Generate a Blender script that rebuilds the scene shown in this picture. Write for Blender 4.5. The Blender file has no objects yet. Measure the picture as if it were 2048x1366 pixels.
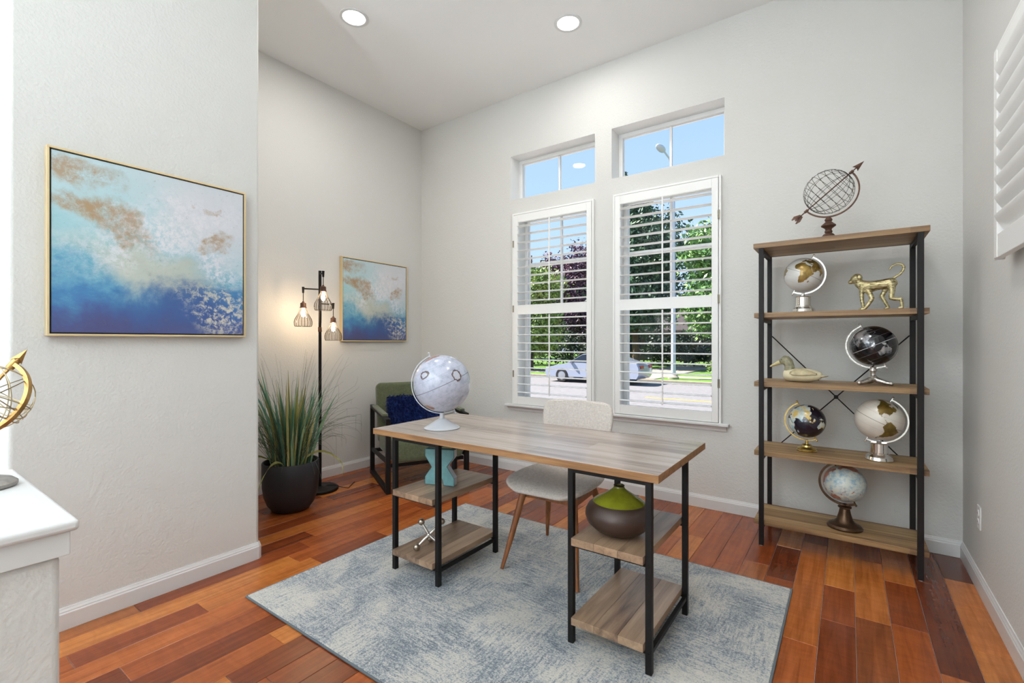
import bpy, math, random
from mathutils import Vector, Matrix
import numpy as np

R_ = math.radians
random.seed(7)
SC = bpy.context.scene
COL = SC.collection

# ------------------------------------------------------------------ camera
CAM_H = 1.24
YAW = math.atan2(673, 944)
cam_d = bpy.data.cameras.new('camera')
cam_d.sensor_width = 36.0
cam_d.lens = 944 / 2048 * 36.0
cam_d.clip_start = 0.02
cam_d.clip_end = 500
cam = bpy.data.objects.new('camera', cam_d)
COL.objects.link(cam)
cam.location = (0, 0, CAM_H)
cam.rotation_euler = (math.pi / 2, 0, YAW)
SC.camera = cam

# ------------------------------------------------------------------ world, sun, large lights, exposure
w = bpy.data.worlds.new('sky')
SC.world = w
w.use_nodes = True
nt = w.node_tree
nt.nodes.clear()
wo = nt.nodes.new('ShaderNodeOutputWorld')
bg = nt.nodes.new('ShaderNodeBackground')
tc = nt.nodes.new('ShaderNodeTexCoord')
sx = nt.nodes.new('ShaderNodeSeparateXYZ')
rp = nt.nodes.new('ShaderNodeValToRGB')
rp.color_ramp.elements[0].position = 0.0
rp.color_ramp.elements[0].color = (0.60, 0.80, 1.0, 1)
rp.color_ramp.elements[1].position = 0.75
rp.color_ramp.elements[1].color = (0.27, 0.50, 0.90, 1)
nt.links.new(tc.outputs['Generated'], sx.inputs[0])
nt.links.new(sx.outputs['Z'], rp.inputs[0])
nt.links.new(rp.outputs[0], bg.inputs[0])
bg.inputs[1].default_value = 1.0
nt.links.new(bg.outputs[0], wo.inputs[0])


def add_light(name, kind, loc, energy, color=(1, 1, 1), size=None, rot=(0, 0, 0), **kw):
    d = bpy.data.lights.new(name, kind)
    d.energy = energy
    d.color = color
    for k, v in kw.items():
        setattr(d, k, v)
    if size is not None:
        if kind == 'AREA':
            if isinstance(size, tuple):
                d.shape = 'RECTANGLE'
                d.size, d.size_y = size
            else:
                d.shape = 'DISK'
                d.size = size
        else:
            d.shadow_soft_size = size
    o = bpy.data.objects.new(name, d)
    COL.objects.link(o)
    o.location = loc
    o.rotation_euler = rot
    return o


sun = add_light('sun', 'SUN', (0, 0, 30), 14.0, (1.0, 0.95, 0.87))
sun.data.angle = R_(0.6)
sun.rotation_euler = Vector((0.62, 0.22, -0.80)).to_track_quat('-Z', 'Y').to_euler()
# added unseen fill light shining into the hall through an invented opening (added_hall_window)
add_light('hall_fill', 'AREA', (-3.0, -3.98, 1.55), 26, (0.78, 0.90, 1.0), (3.0, 2.5), (R_(90), 0, 0))

SC.view_settings.view_transform = 'Standard'
SC.view_settings.look = 'None'
SC.view_settings.gamma = 1.0
SC.view_settings.use_curve_mapping = False
SC.view_settings.exposure = 0.21
SC.cycles.use_denoising = True
SC.cycles.max_bounces = 10
SC.cycles.diffuse_bounces = 6
SC.cycles.transparent_max_bounces = 24
SC.cycles.sample_clamp_indirect = 6.0
SC.cycles.caustics_reflective = False
SC.cycles.caustics_refractive = False


# ------------------------------------------------------------------ material helpers
def srgb(r, g, b):
    f = lambda c: (c / 255 / 12.92) if c / 255 <= 0.04045 else ((c / 255 + 0.055) / 1.055) ** 2.4
    return (f(r), f(g), f(b), 1)


class NT:
    """small helper around one material's node tree"""

    def __init__(self, name):
        self.m = bpy.data.materials.new(name)
        self.m.use_nodes = True
        self.t = self.m.node_tree
        self.b = self.t.nodes['Principled BSDF']
        self.out = self.t.nodes['Material Output']

    def n(self, kind, **kw):
        x = self.t.nodes.new('ShaderNode' + kind)
        for k, v in kw.items():
            if hasattr(x, k) and not isinstance(v, tuple) or k in ('operation', 'blend_type', 'data_type'):
                setattr(x, k, v)
        return x

    def link(self, a, b):
        self.t.links.new(a, b)

    def inp(self, node, i, v):
        s = node.inputs[i]
        if hasattr(v, 'is_linked') or hasattr(v, 'links'):
            self.link(v, s)
        else:
            s.default_value = v

    def math(self, op, a, b=0.0, c=None, clamp=False):
        x = self.t.nodes.new('ShaderNodeMath')
        x.operation = op
        x.use_clamp = clamp
        self.inp(x, 0, a)
        self.inp(x, 1, b)
        if c is not None:
            self.inp(x, 2, c)
        return x.outputs[0]

    def mix(self, f, a, b, blend='MIX'):
        x = self.t.nodes.new('ShaderNodeMix')
        x.data_type = 'RGBA'
        x.blend_type = blend
        self.inp(x, 0, f)
        self.inp(x, 6, a)
        self.inp(x, 7, b)
        return x.outputs[2]

    def obj(self):
        x = self.t.nodes.new('ShaderNodeTexCoord')
        return x.outputs['Object']

    def map(self, vec, scale=(1, 1, 1), loc=(0, 0, 0), rot=(0, 0, 0)):
        x = self.t.nodes.new('ShaderNodeMapping')
        self.link(vec, x.inputs[0])
        x.inputs['Location'].default_value = loc
        x.inputs['Rotation'].default_value = rot
        x.inputs['Scale'].default_value = scale
        return x.outputs[0]

    def noise(self, vec, scale=5, detail=4, rough=0.55, dist=0.0, out=0):
        x = self.t.nodes.new('ShaderNodeTexNoise')
        if vec is not None:
            self.link(vec, x.inputs['Vector'])
        x.inputs['Scale'].default_value = scale
        x.inputs['Detail'].default_value = detail
        x.inputs['Roughness'].default_value = rough
        x.inputs['Distortion'].default_value = dist
        return x.outputs[out]

    def ramp(self, f, stops, interp='LINEAR'):
        x = self.t.nodes.new('ShaderNodeValToRGB')
        x.color_ramp.interpolation = interp
        e = x.color_ramp.elements
        while len(e) < len(stops):
            e.new(0.5)
        for el, (p, c) in zip(e, stops):
            el.position = p
            el.color = c if len(c) == 4 else (*c, 1)
        self.link(f, x.inputs[0])
        return x.outputs[0]

    def sep(self, v):
        x = self.t.nodes.new('ShaderNodeSeparateXYZ')
        self.link(v, x.inputs[0])
        return x.outputs

    def comb(self, x_, y_, z_):
        x = self.t.nodes.new('ShaderNodeCombineXYZ')
        self.inp(x, 0, x_)
        self.inp(x, 1, y_)
        self.inp(x, 2, z_)
        return x.outputs[0]

    def bump(self, h, strength=0.2, dist=0.01):
        x = self.t.nodes.new('ShaderNodeBump')
        x.inputs['Strength'].default_value = strength
        x.inputs['Distance'].default_value = dist
        self.link(h, x.inputs['Height'])
        self.link(x.outputs[0], self.b.inputs['Normal'])

    def set(self, **kw):
        for k, v in kw.items():
            self.inp(self.b, k.replace('_', ' '), v)
        return self


def basic(name, col, rough=0.5, metal=0.0, bump=None, var=None, **kw):
    t = NT(name)
    t.set(Base_Color=col, Roughness=rough, Metallic=metal)
    for k, v in kw.items():
        t.set(**{k: v})
    if var:
        amt, sc = var
        f = t.noise(t.obj(), sc, 4)
        dark = tuple(c * (1 - amt) for c in col[:3]) + (1,)
        lite = tuple(min(1, c * (1 + amt)) for c in col[:3]) + (1,)
        t.set(Base_Color=t.ramp(f, [(0.3, dark), (0.7, lite)]))
    if bump:
        sc, st, ds = bump
        t.bump(t.noise(t.obj(), sc, 3), st, ds)
    return t.m


def wood(name, stops, axis=0, strip=None, rough=0.5, scale=1.0, along=2.0, across=26.0, tint=0.26, rnd=0.0, spec=0.5):
    """stretched-grain wood along one object axis, with optional strip-to-strip tint"""
    t = NT(name)
    o = t.obj()
    s = [across * scale] * 3
    s[axis] = along * scale
    inf = t.t.nodes.new('ShaderNodeObjectInfo')
    shift = t.t.nodes.new('ShaderNodeVectorMath')
    shift.operation = 'ADD'
    t.link(o, shift.inputs[0])
    t.link(t.comb(t.math('MULTIPLY', inf.outputs['Random'], 7.3), t.math('MULTIPLY', inf.outputs['Random'], 3.1), 0.0), shift.inputs[1])
    o2 = shift.outputs[0]
    vec = t.map(o2, tuple(s))
    g = t.noise(vec, 1.0, 8, 0.62, 0.6)
    fine = t.noise(t.map(o2, tuple(x * 6 if i != axis else x * 1.5 for i, x in enumerate(s))), 1.0, 3, 0.6)
    f = t.math('ADD', t.math('MULTIPLY', g, 0.8), t.math('MULTIPLY', fine, 0.2))
    if strip:
        sa, sw, sl = strip
        so = t.sep(o)
        row = t.math('FLOOR', t.math('DIVIDE', so[sa], sw))
        wn = t.t.nodes.new('ShaderNodeTexWhiteNoise')
        wn.noise_dimensions = '2D'
        col = t.math('FLOOR', t.math('ADD', t.math('DIVIDE', so[axis], sl), t.math('MULTIPLY', row, 0.37)))
        t.link(t.comb(row, col, 0.0), wn.inputs['Vector'])
        f = t.math('ADD', f, t.math('MULTIPLY', t.math('SUBTRACT', wn.outputs['Value'], 0.5), tint))
    if rnd:
        f = t.math('ADD', f, t.math('MULTIPLY', t.math('SUBTRACT', inf.outputs['Random'], 0.5), rnd))
    t.set(Base_Color=t.ramp(f, stops), Roughness=rough)
    t.b.inputs['Specular IOR Level'].default_value = spec
    t.bump(g, 0.12, 0.002)
    return t.m


# ------------------------------------------------------------------ materials
M = {}
def paint(name, col, rough=0.75, st=0.42):
    t = NT(name)
    t.set(Base_Color=col, Roughness=rough)
    n1 = t.noise(t.obj(), 85, 2, 0.5)
    t.bump(n1, st, 0.005)
    return t.m
M['wall'] = paint('wall_paint', (0.655, 0.65, 0.625, 1))
M['ceiling'] = paint('ceiling_paint', (0.88, 0.88, 0.87, 1), 0.85, 0.12)
M['reveal'] = paint('daylit_reveal_paint', (0.86, 0.86, 0.85, 1), 0.6, 0.2)  # same wall paint, whitened to carry window daylight in its colour
M['trim'] = basic('white_trim', (0.69, 0.69, 0.685, 1), 0.35)
M['shutter'] = basic('shutter_white', (0.86, 0.86, 0.845, 1), 0.32)
M['vinyl'] = basic('window_vinyl', (0.85, 0.85, 0.84, 1), 0.35)
M['black'] = basic('black_powder_steel', (0.007, 0.006, 0.006, 1), 0.5, 0.0, Specular_IOR_Level=0.25)
M['darksteel'] = basic('dark_brown_steel', (0.009, 0.0065, 0.006, 1), 0.5, 0.0, Specular_IOR_Level=0.22)
M['brown_bronze'] = basic('rusty_bronze', srgb(92, 66, 54), 0.55, 0.55, bump=(160, 0.3, 0.002), var=(0.4, 40))
M['dark_bronze'] = basic('dark_bronze', srgb(84, 64, 48), 0.38, 0.85, var=(0.3, 30))
M['antique_gold'] = basic('antique_gold', srgb(186, 148, 92), 0.36, 0.9, var=(0.2, 60))
M['wire_gold'] = basic('pale_gold_wire', srgb(176, 160, 130), 0.4, 0.8)
M['wire_dark'] = basic('dark_wire', srgb(70, 62, 56), 0.5, 0.6)
M['silver'] = basic('polished_silver', (0.82, 0.80, 0.76, 1), 0.16, 1.0)
M['pewter'] = basic('cast_pewter', (0.62, 0.58, 0.54, 1), 0.34, 1.0, bump=(140, 0.6, 0.004), var=(0.3, 80))
M['brass'] = basic('brushed_brass', srgb(204, 178, 112), 0.26, 1.0)
M['nickel'] = basic('satin_nickel', srgb(176, 164, 150), 0.3, 1.0)
M['glass_white'] = basic('white_enamel', (0.56, 0.57, 0.60, 1), 0.3)
M['hinge'] = basic('hinge_steel', srgb(150, 142, 128), 0.4, 0.8)
M['socket'] = basic('outlet_slot', (0.08, 0.08, 0.08, 1), 0.5)
M['canvas_black'] = basic('black_gap', (0.012, 0.012, 0.014, 1), 0.6)
M['frame_gold'] = basic('champagne_gold_frame', srgb(226, 204, 160), 0.34, 0.55)
M['pot'] = basic('matte_charcoal_pot', (0.016, 0.017, 0.021, 1), 0.5, bump=(60, 0.06, 0.003))
M['soil'] = basic('soil', (0.03, 0.02, 0.014, 1), 0.95, bump=(90, 0.8, 0.02))
M['walnut'] = wood('walnut_leg', [(0.3, srgb(96, 52, 26)), (0.7, srgb(158, 96, 50))], 2, rough=0.35)
M['green_glaze'] = basic('green_glaze', srgb(106, 108, 24), 0.22, 0.0, var=(0.35, 14))
M['vase_brown'] = basic('dark_brown_ceramic', srgb(58, 42, 34), 0.42, 0.15, var=(0.15, 10))
M['teal'] = basic('teal_distressed_paint', srgb(104, 148, 150), 0.65, var=(0.18, 22))
M['teal_side'] = basic('bare_white_edge', srgb(205, 215, 225), 0.5)
M['outlet'] = basic('outlet_plastic', (0.78, 0.78, 0.77, 1), 0.3)

desk_stops = [(0.25, srgb(116, 100, 90)), (0.42, srgb(150, 134, 124)), (0.55, srgb(172, 158, 148)), (0.75, srgb(192, 180, 170))]
M['desk_top'] = wood('desk_oak_laminate', desk_stops, 0, (1, 0.115, 0.75), 0.20, along=1.6, across=22, tint=0.14, spec=0.9)
M['desk_edge'] = wood('desk_oak_edge', [(0.3, srgb(92, 62, 36)), (0.55, srgb(150, 108, 68)), (0.75, srgb(176, 134, 90))], 0, None, 0.5, along=3, across=40)
M['desk_plank'] = wood('desk_shelf_laminate', [(0.25, srgb(84, 64, 50)), (0.45, srgb(136, 110, 88)), (0.6, srgb(160, 132, 106)), (0.8, srgb(184, 156, 128))], 1, None, 0.32, along=2.2, across=26, rnd=0.22, spec=0.7)
shelf_stops = [(0.25, srgb(66, 44, 30)), (0.40, srgb(112, 82, 54)), (0.55, srgb(150, 118, 78)), (0.75, srgb(186, 156, 112))]
M['shelf_wood'] = wood('shelf_rustic_laminate', shelf_stops, 0, (1, 0.075, 3.0), 0.48, along=1.1, across=34, tint=0.34)


def floor_mat():
    t = NT('cherry_floor')
    inf = t.t.nodes.new('ShaderNodeObjectInfo')
    rnd = inf.outputs['Random']
    o = t.obj()
    ge = t.t.nodes.new('ShaderNodeNewGeometry').outputs['Position']
    sh = t.t.nodes.new('ShaderNodeVectorMath')
    sh.operation = 'ADD'
    t.link(ge, sh.inputs[0])
    t.link(t.comb(t.math('MULTIPLY', rnd, 9.0), t.math('MULTIPLY', rnd, 5.0), t.math('MULTIPLY', rnd, 40.0)), sh.inputs[1])
    g = t.noise(t.map(sh.outputs[0], (34, 2.2, 8)), 1.0, 7, 0.6, 0.8)
    fig = t.noise(t.map(sh.outputs[0], (6, 22, 8)), 1.0, 3, 0.5, 1.2)
    col = t.ramp(rnd, [(0.0, srgb(104, 48, 24)), (0.22, srgb(136, 66, 32)), (0.45, srgb(160, 84, 40)), (0.65, srgb(178, 100, 48)), (0.85, srgb(196, 122, 58)), (1.0, srgb(120, 58, 36))])
    d = t.ramp(g, [(0.3, (0.62, 0.56, 0.5, 1)), (0.7, (1.12, 1.1, 1.06, 1))])
    c = t.mix(1.0, col, d, 'MULTIPLY')
    d2 = t.ramp(fig, [(0.4, (0.86, 0.83, 0.8, 1)), (0.6, (1, 1, 1, 1))])
    c = t.mix(0.7, c, d2, 'MULTIPLY')
    t.set(Base_Color=c, Roughness=t.math('ADD', 0.20, t.math('MULTIPLY', g, 0.10)))
    t.b.inputs['Specular IOR Level'].default_value = 0.45
    t.bump(g, 0.05, 0.001)
    return t.m
M['floor'] = floor_mat()


def rug_mat():
    t = NT('distressed_rug_pile')
    o = t.obj()
    big = t.noise(o, 3.2, 5, 0.65, 0.5)
    sx_ = t.noise(t.map(o, (9, 85, 1)), 1.0, 5, 0.75, 0.3)
    sy_ = t.noise(t.map(o, (85, 9, 1)), 1.0, 5, 0.75, 0.3)
    fine = t.noise(t.map(o, (1.0, 1.5, 1)), 120, 3, 0.85)
    sel = t.ramp(t.noise(t.map(o, loc=(3, 1, 0)), 2.6, 3), [(0.44, (0, 0, 0)), (0.56, (1, 1, 1))])
    st = t.mix(sel, sx_, sy_)
    f = t.math('ADD', t.math('MULTIPLY', big, 0.42), t.math('ADD', t.math('MULTIPLY', st, 0.42), t.math('MULTIPLY', fine, 0.58)))
    c = t.ramp(f, [(0.55, srgb(78, 86, 93)), (0.63, srgb(108, 117, 126)), (0.685, srgb(142, 149, 156)), (0.73, srgb(180, 178, 172)), (0.82, srgb(200, 195, 184))])
    t.set(Base_Color=c, Roughness=0.95)
    t.b.inputs['Sheen Weight'].default_value = 0.2
    t.bump(t.math('ADD', fine, st), 0.6, 0.004)
    return t.m
M['rug'] = rug_mat()
M['rug_edge'] = basic('rug_binding', srgb(96, 104, 110), 0.9, bump=(300, 0.5, 0.002))


def fabric(name, c0, c1, sc=260, rough=0.9, bs=0.35):
    t = NT(name)
    o = t.obj()
    a = t.noise(t.map(o, (sc, sc * 0.25, sc * 0.25)), 1.0, 2)
    b = t.noise(t.map(o, (sc * 0.25, sc * 0.25, sc)), 1.0, 2)
    f = t.math('MULTIPLY', t.math('ADD', a, b), 0.5)
    t.set(Base_Color=t.ramp(f, [(0.35, c0), (0.65, c1)]), Roughness=rough)
    t.b.inputs['Sheen Weight'].default_value = 0.25
    t.bump(f, bs, 0.002)
    return t.m
M['linen'] = fabric('beige_linen', srgb(182, 172, 164), srgb(214, 206, 198))
M['green_fabric'] = fabric('olive_green_fabric', srgb(66, 74, 50), srgb(92, 98, 70), 180)
M['navy'] = basic('navy_shag', srgb(34, 54, 118), 0.4, var=(0.8, 240))
M['navy_base'] = basic('navy_pillow_cloth', srgb(14, 20, 48), 0.8)


def painting_mat():
    t = NT('abstract_seascape_print')
    o = t.obj()                       # canvas local x,z in metres, centre 0
    wv = t.noise(t.map(o, loc=(2.3, 0, 0.7)), 3.2, 7, 0.62, 0.3, out=1)
    v = t.t.nodes.new('ShaderNodeVectorMath')
    v.operation = 'MULTIPLY_ADD'
    sub = t.t.nodes.new('ShaderNodeVectorMath')
    sub.operation = 'SUBTRACT'
    t.link(wv, sub.inputs[0])
    sub.inputs[1].default_value = (0.5, 0.5, 0.5)
    t.link(sub.outputs[0], v.inputs[0])
    v.inputs[1].default_value = (0.46, 0.46, 0.46)
    t.link(o, v.inputs[2])
    p = v.outputs[0]
    s = t.sep(p)
    X = t.math('MULTIPLY_ADD', s[0], 1 / 0.77, 0.5)
    Z = t.math('MULTIPLY_ADD', s[2], 1 / 0.77, 0.5)

    def blob(cx, cz, rx, rz, ang=0.0, soft=0.5):
        ca, sa = math.cos(ang), math.sin(ang)
        dx = t.math('SUBTRACT', X, cx)
        dz = t.math('SUBTRACT', Z, cz)
        a = t.math('DIVIDE', t.math('ADD', t.math('MULTIPLY', dx, ca), t.math('MULTIPLY', dz, sa)), rx)
        b = t.math('DIVIDE', t.math('SUBTRACT', t.math('MULTIPLY', dz, ca), t.math('MULTIPLY', dx, sa)), rz)
        d = t.math('SQRT', t.math('ADD', t.math('MULTIPLY', a, a), t.math('MULTIPLY', b, b)))
        x = t.t.nodes.new('ShaderNodeMapRange')
        x.interpolation_type = 'SMOOTHSTEP'
        t.link(d, x.inputs['Value'])
        x.inputs['From Min'].default_value = 1.0 - soft
        x.inputs['From Max'].default_value = 1.0 + soft
        x.inputs['To Min'].default_value = 1.0
        x.inputs['To Max'].default_value = 0.0
        return x.outputs[0]
    def mul(a, b):
        return t.math('MULTIPLY', a, b)
    mott = t.math('MULTIPLY', t.math('SUBTRACT', t.noise(t.map(o, (1, 1, 1.6), rot=(0, 0.5, 0)), 11, 8, 0.7), 0.5), 0.34)
    base = t.ramp(t.math('ADD', Z, mott), [(0.0, srgb(74, 84, 132)), (0.10, srgb(62, 98, 158)), (0.22, srgb(66, 124, 170)), (0.36, srgb(104, 164, 186)), (0.54, srgb(144, 190, 200)), (0.7, srgb(170, 202, 208)), (1.0, srgb(184, 206, 212))])
    c = t.mix(mul(blob(0.84, 0.82, 0.36, 0.32, 0, 0.7), 0.9), base, srgb(206, 206, 212))
    # warm pale band
    c = t.mix(mul(blob(0.45, 0.40, 0.34, 0.10, -0.25, 0.8), 0.75), c, srgb(198, 196, 178))
    # deep blue mass
    c = t.mix(mul(blob(0.62, 0.13, 0.34, 0.17, -0.1, 0.45), t.math('ADD', 0.78, t.math('MULTIPLY', mott, 2.4), clamp=True)), c, srgb(54, 82, 136))
    c = t.mix(mul(blob(0.12, 0.02, 0.40, 0.13, -0.1, 0.7), 0.9), c, srgb(70, 72, 116))
    # white spray
    grain = t.ramp(t.noise(t.map(o, (1, 1, 1), rot=(0, 0.7, 0)), 38, 9, 0.8, 0.25), [(0.43, (0, 0, 0)), (0.57, (1, 1, 1))])
    c = t.mix(mul(blob(0.50, 0.64, 0.42, 0.13, 0.45, 0.8), grain), c, srgb(220, 219, 224))
    c = t.mix(mul(blob(0.84, 0.46, 0.22, 0.10, -0.5, 0.7), grain), c, srgb(214, 214, 220))
    # gold patches
    g2 = t.ramp(t.noise(o, 18, 10, 0.78, 0.2), [(0.36, (0, 0, 0)), (0.56, (1, 1, 1))])
    gold = srgb(164, 134, 98)
    for b in ((0.10, 0.93, 0.19, 0.085, -0.30), (0.30, 0.63, 0.20, 0.075, -0.62), (0.10, 0.72, 0.16, 0.05, -0.3), (0.80, 0.86, 0.04, 0.03, 0.5), (0.79, 0.60, 0.12, 0.04, 0.35)):
        c = t.mix(mul(blob(*b, soft=0.45), mul(g2, 0.85)), c, gold)
    # sandy speckle near the lower corner and dark flecks in the blue
    g3 = t.ramp(t.noise(o, 34, 9, 0.75, 0.35), [(0.48, (0, 0, 0)), (0.58, (1, 1, 1))])
    c = t.mix(mul(blob(0.90, 0.12, 0.20, 0.16, 0.4, 0.6), g3), c, srgb(206, 200, 184))
    c = t.mix(mul(blob(0.70, 0.28, 0.30, 0.08, -0.3, 0.7), mul(g3, 0.6)), c, srgb(176, 178, 166))
    fl = t.ramp(t.noise(o, 60, 5, 0.8, 1.0), [(0.60, (0, 0, 0)), (0.66, (1, 1, 1))])
    c = t.mix(mul(fl, 0.35), c, srgb(92, 96, 104))
    t.set(Base_Color=c, Roughness=0.6)
    t.bump(t.noise(o, 400, 2), 0.15, 0.001)
    return t.m
M['painting'] = painting_mat()


def pane_mat():
    t = NT('window_glass')
    tr = t.t.nodes.new('ShaderNodeBsdfTransparent')
    gl = t.t.nodes.new('ShaderNodeBsdfGlossy')
    gl.inputs['Roughness'].default_value = 0.02
    fr = t.t.nodes.new('ShaderNodeFresnel')
    fr.inputs[0].default_value = 1.16
    mx = t.t.nodes.new('ShaderNodeMixShader')
    t.link(fr.outputs[0], mx.inputs[0])
    t.link(tr.outputs[0], mx.inputs[1])
    t.link(gl.outputs[0], mx.inputs[2])
    t.link(mx.outputs[0], t.out.inputs[0])
    return t.m
M['pane'] = pane_mat()


def shade_glass():
    t = NT('smoky_shade_glass')
    tr = t.t.nodes.new('ShaderNodeBsdfTransparent')
    tr.inputs[0].default_value = (0.90, 0.88, 0.86, 1)
    gl = t.t.nodes.new('ShaderNodeBsdfGlossy')
    gl.inputs['Roughness'].default_value = 0.08
    mx = t.t.nodes.new('ShaderNodeMixShader')
    mx.inputs[0].default_value = 0.12
    t.link(tr.outputs[0], mx.inputs[1])
    t.link(gl.outputs[0], mx.inputs[2])
    t.link(mx.outputs[0], t.out.inputs[0])
    return t.m
M['shade_glass'] = shade_glass()


def emit(name, col, strength):
    t = NT(name)
    t.set(Base_Color=col, Emission_Color=col)
    t.b.inputs['Emission Strength'].default_value = strength
    return t.m
M['bulb'] = emit('warm_bulb', (1.0, 0.74, 0.46, 1), 130.0)
M['downlight'] = emit('downlight_lens', (1.0, 0.97, 0.92, 1), 9.0)


# ------------------------------------------------------------------ mesh helpers
class MB:
    def __init__(self):
        self.v, self.f, self.mi = [], [], []

    def add(self, vs, fs, mi=0, mat=None):
        o = len(self.v)
        self.v += [tuple(mat @ Vector(p)) if mat is not None else tuple(p) for p in vs]
        self.f += [tuple(i + o for i in q) for q in fs]
        self.mi += [mi] * len(fs)
        return self

    def box(self, a, b, mi=0, mat=None):
        x0, y0, z0 = a
        x1, y1, z1 = b
        vs = [(x0, y0, z0), (x1, y0, z0), (x1, y1, z0), (x0, y1, z0), (x0, y0, z1), (x1, y0, z1), (x1, y1, z1), (x0, y1, z1)]
        fs = [(0, 3, 2, 1), (4, 5, 6, 7), (0, 1, 5, 4), (1, 2, 6, 5), (2, 3, 7, 6), (3, 0, 4, 7)]
        return self.add(vs, fs, mi, mat)

    def bar(self, p0, p1, wx, wy, up=(0, 0, 1), mi=0):
        """square bar from p0 to p1"""
        p0, p1 = Vector(p0), Vector(p1)
        d = (p1 - p0).normalized()
        u = Vector(up)
        if abs(d.dot(u)) > 0.98:
            u = Vector((0, 1, 0))
        s = d.cross(u).normalized()
        u = s.cross(d).normalized()
        vs = []
        for p in (p0, p1):
            for a, b in ((-1, -1), (1, -1), (1, 1), (-1, 1)):
                vs.append(p + s * (a * wx / 2) + u * (b * wy / 2))
        fs = [(3, 2, 1, 0), (4, 5, 6, 7), (0, 1, 5, 4), (1, 2, 6, 5), (2, 3, 7, 6), (3, 0, 4, 7)]
        return self.add(vs, fs, mi)

    def tube(self, pts, r, n=8, closed=False, cap=True, mi=0, flat=1.0):
        pts = [Vector(p) for p in pts]
        m = len(pts)
        rs = r if isinstance(r, (list, tuple)) else [r] * m
        tang = []
        for i in range(m):
            a = pts[(i - 1) % m] if (closed or i > 0) else pts[i]
            b = pts[(i + 1) % m] if (closed or i < m - 1) else pts[i]
            tang.append((b - a).normalized())
        t0 = tang[0]
        u = Vector((0, 0, 1)) if abs(t0.z) < 0.9 else Vector((1, 0, 0))
        s = t0.cross(u).normalized()
        vs = []
        for i in range(m):
            t = tang[i]
            s = (s - t * s.dot(t)).normalized()
            u = t.cross(s)
            for k in range(n):
                a = 2 * math.pi * k / n
                vs.append(pts[i] + s * (math.cos(a) * rs[i]) + u * (math.sin(a) * rs[i] * flat))
        fs = []
        rng = m if closed else m - 1
        for i in range(rng):
            j = (i + 1) % m
            for k in range(n):
                l = (k + 1) % n
                fs.append((i * n + k, i * n + l, j * n + l, j * n + k))
        if cap and not closed:
            fs.append(tuple(range(n))[::-1])
            fs.append(tuple(range((m - 1) * n, m * n)))
        return self.add(vs, fs, mi)

    def lathe(self, prof, n=32, c=(0, 0, 0), mi=0, mat=None):
        vs, fs, rings = [], [], []
        for r, z in prof:
            if r < 1e-6:
                rings.append([len(vs)])
                vs.append((c[0], c[1], c[2] + z))
            else:
                rings.append(list(range(len(vs), len(vs) + n)))
                for k in range(n):
                    a = 2 * math.pi * k / n
                    vs.append((c[0] + r * math.cos(a), c[1] + r * math.sin(a), c[2] + z))
        for A, B in zip(rings, rings[1:]):
            if len(A) == 1 and len(B) == 1:
                continue
            for k in range(n):
                l = (k + 1) % n
                if len(A) == 1:
                    fs.append((A[0], B[l], B[k])[::-1])
                elif len(B) == 1:
                    fs.append((A[k], A[l], B[0]))
                else:
                    fs.append((A[k], A[l], B[l], B[k]))
        return self.add(vs, fs, mi, mat)

    def sphere(self, c, r, nu=20, nv=12, mi=0, mat=None):
        rx, ry, rz = r if isinstance(r, (tuple, list)) else (r, r, r)
        vs, fs = [], []
        for j in range(nv + 1):
            th = math.pi * j / nv
            for i in range(nu):
                a = 2 * math.pi * i / nu
                vs.append((c[0] + rx * math.sin(th) * math.cos(a), c[1] + ry * math.sin(th) * math.sin(a), c[2] - rz * math.cos(th)))
        for j in range(nv):
            for i in range(nu):
                k = (i + 1) % nu
                fs.append((j * nu + i, j * nu + k, (j + 1) * nu + k, (j + 1) * nu + i))
        return self.add(vs, fs, mi, mat)

    def prism(self, poly, d0, d1, plane='xz', mi=0):
        """extrude a 2D outline: plane 'xz' along y, 'yz' along x, 'xy' along z"""
        n = len(poly)
        P = {'xz': lambda a, b, d: (a, d, b), 'yz': lambda a, b, d: (d, a, b), 'xy': lambda a, b, d: (a, b, d)}[plane]
        vs = [P(a, b, d0) for a, b in poly] + [P(a, b, d1) for a, b in poly]
        fs = [tuple(range(n)), tuple(range(2 * n - 1, n - 1, -1))]
        for i in range(n):
            j = (i + 1) % n
            fs.append((j, i, i + n, j + n))
        return self.add(vs, fs, mi)

    def loft(self, rings, cap=True, closed=True, mi=0):
        n = len(rings[0])
        vs = [p for r in rings for p in r]
        fs = []
        for i in range(len(rings) - 1):
            for k in range(n if closed else n - 1):
                l = (k + 1) % n
                fs.append((i * n + k, i * n + l, (i + 1) * n + l, (i + 1) * n + k))
        if cap:
            fs.append(tuple(range(n))[::-1])
            fs.append(tuple(range((len(rings) - 1) * n, len(rings) * n)))
        return self.add(vs, fs, mi)

    def build(self, name, mat, parent=None, smooth=None, bevel=0.0, seg=2, sub=0, solid=0.0, loc=None, rot=None, fix=True):
        me = bpy.data.meshes.new(name)
        me.from_pydata([tuple(p) for p in self.v], [], self.f)
        mats = mat if isinstance(mat, list) else [mat]
        for m in mats:
            me.materials.append(m)
        if len(mats) > 1:
            me.polygons.foreach_set('material_index', self.mi)
        if fix:
            import bmesh
            bm = bmesh.new()
            bm.from_mesh(me)
            bmesh.ops.recalc_face_normals(bm, faces=bm.faces)
            bm.to_mesh(me)
            bm.free()
        if smooth is not None:
            me.shade_smooth()
            if smooth < 179:
                me.set_sharp_from_angle(angle=R_(smooth))
        me.update()
        o = bpy.data.objects.new(name, me)
        COL.objects.link(o)
        if parent is not None:
            o.parent = parent
        if loc is not None:
            o.location = loc
        if rot is not None:
            o.rotation_euler = rot
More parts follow.
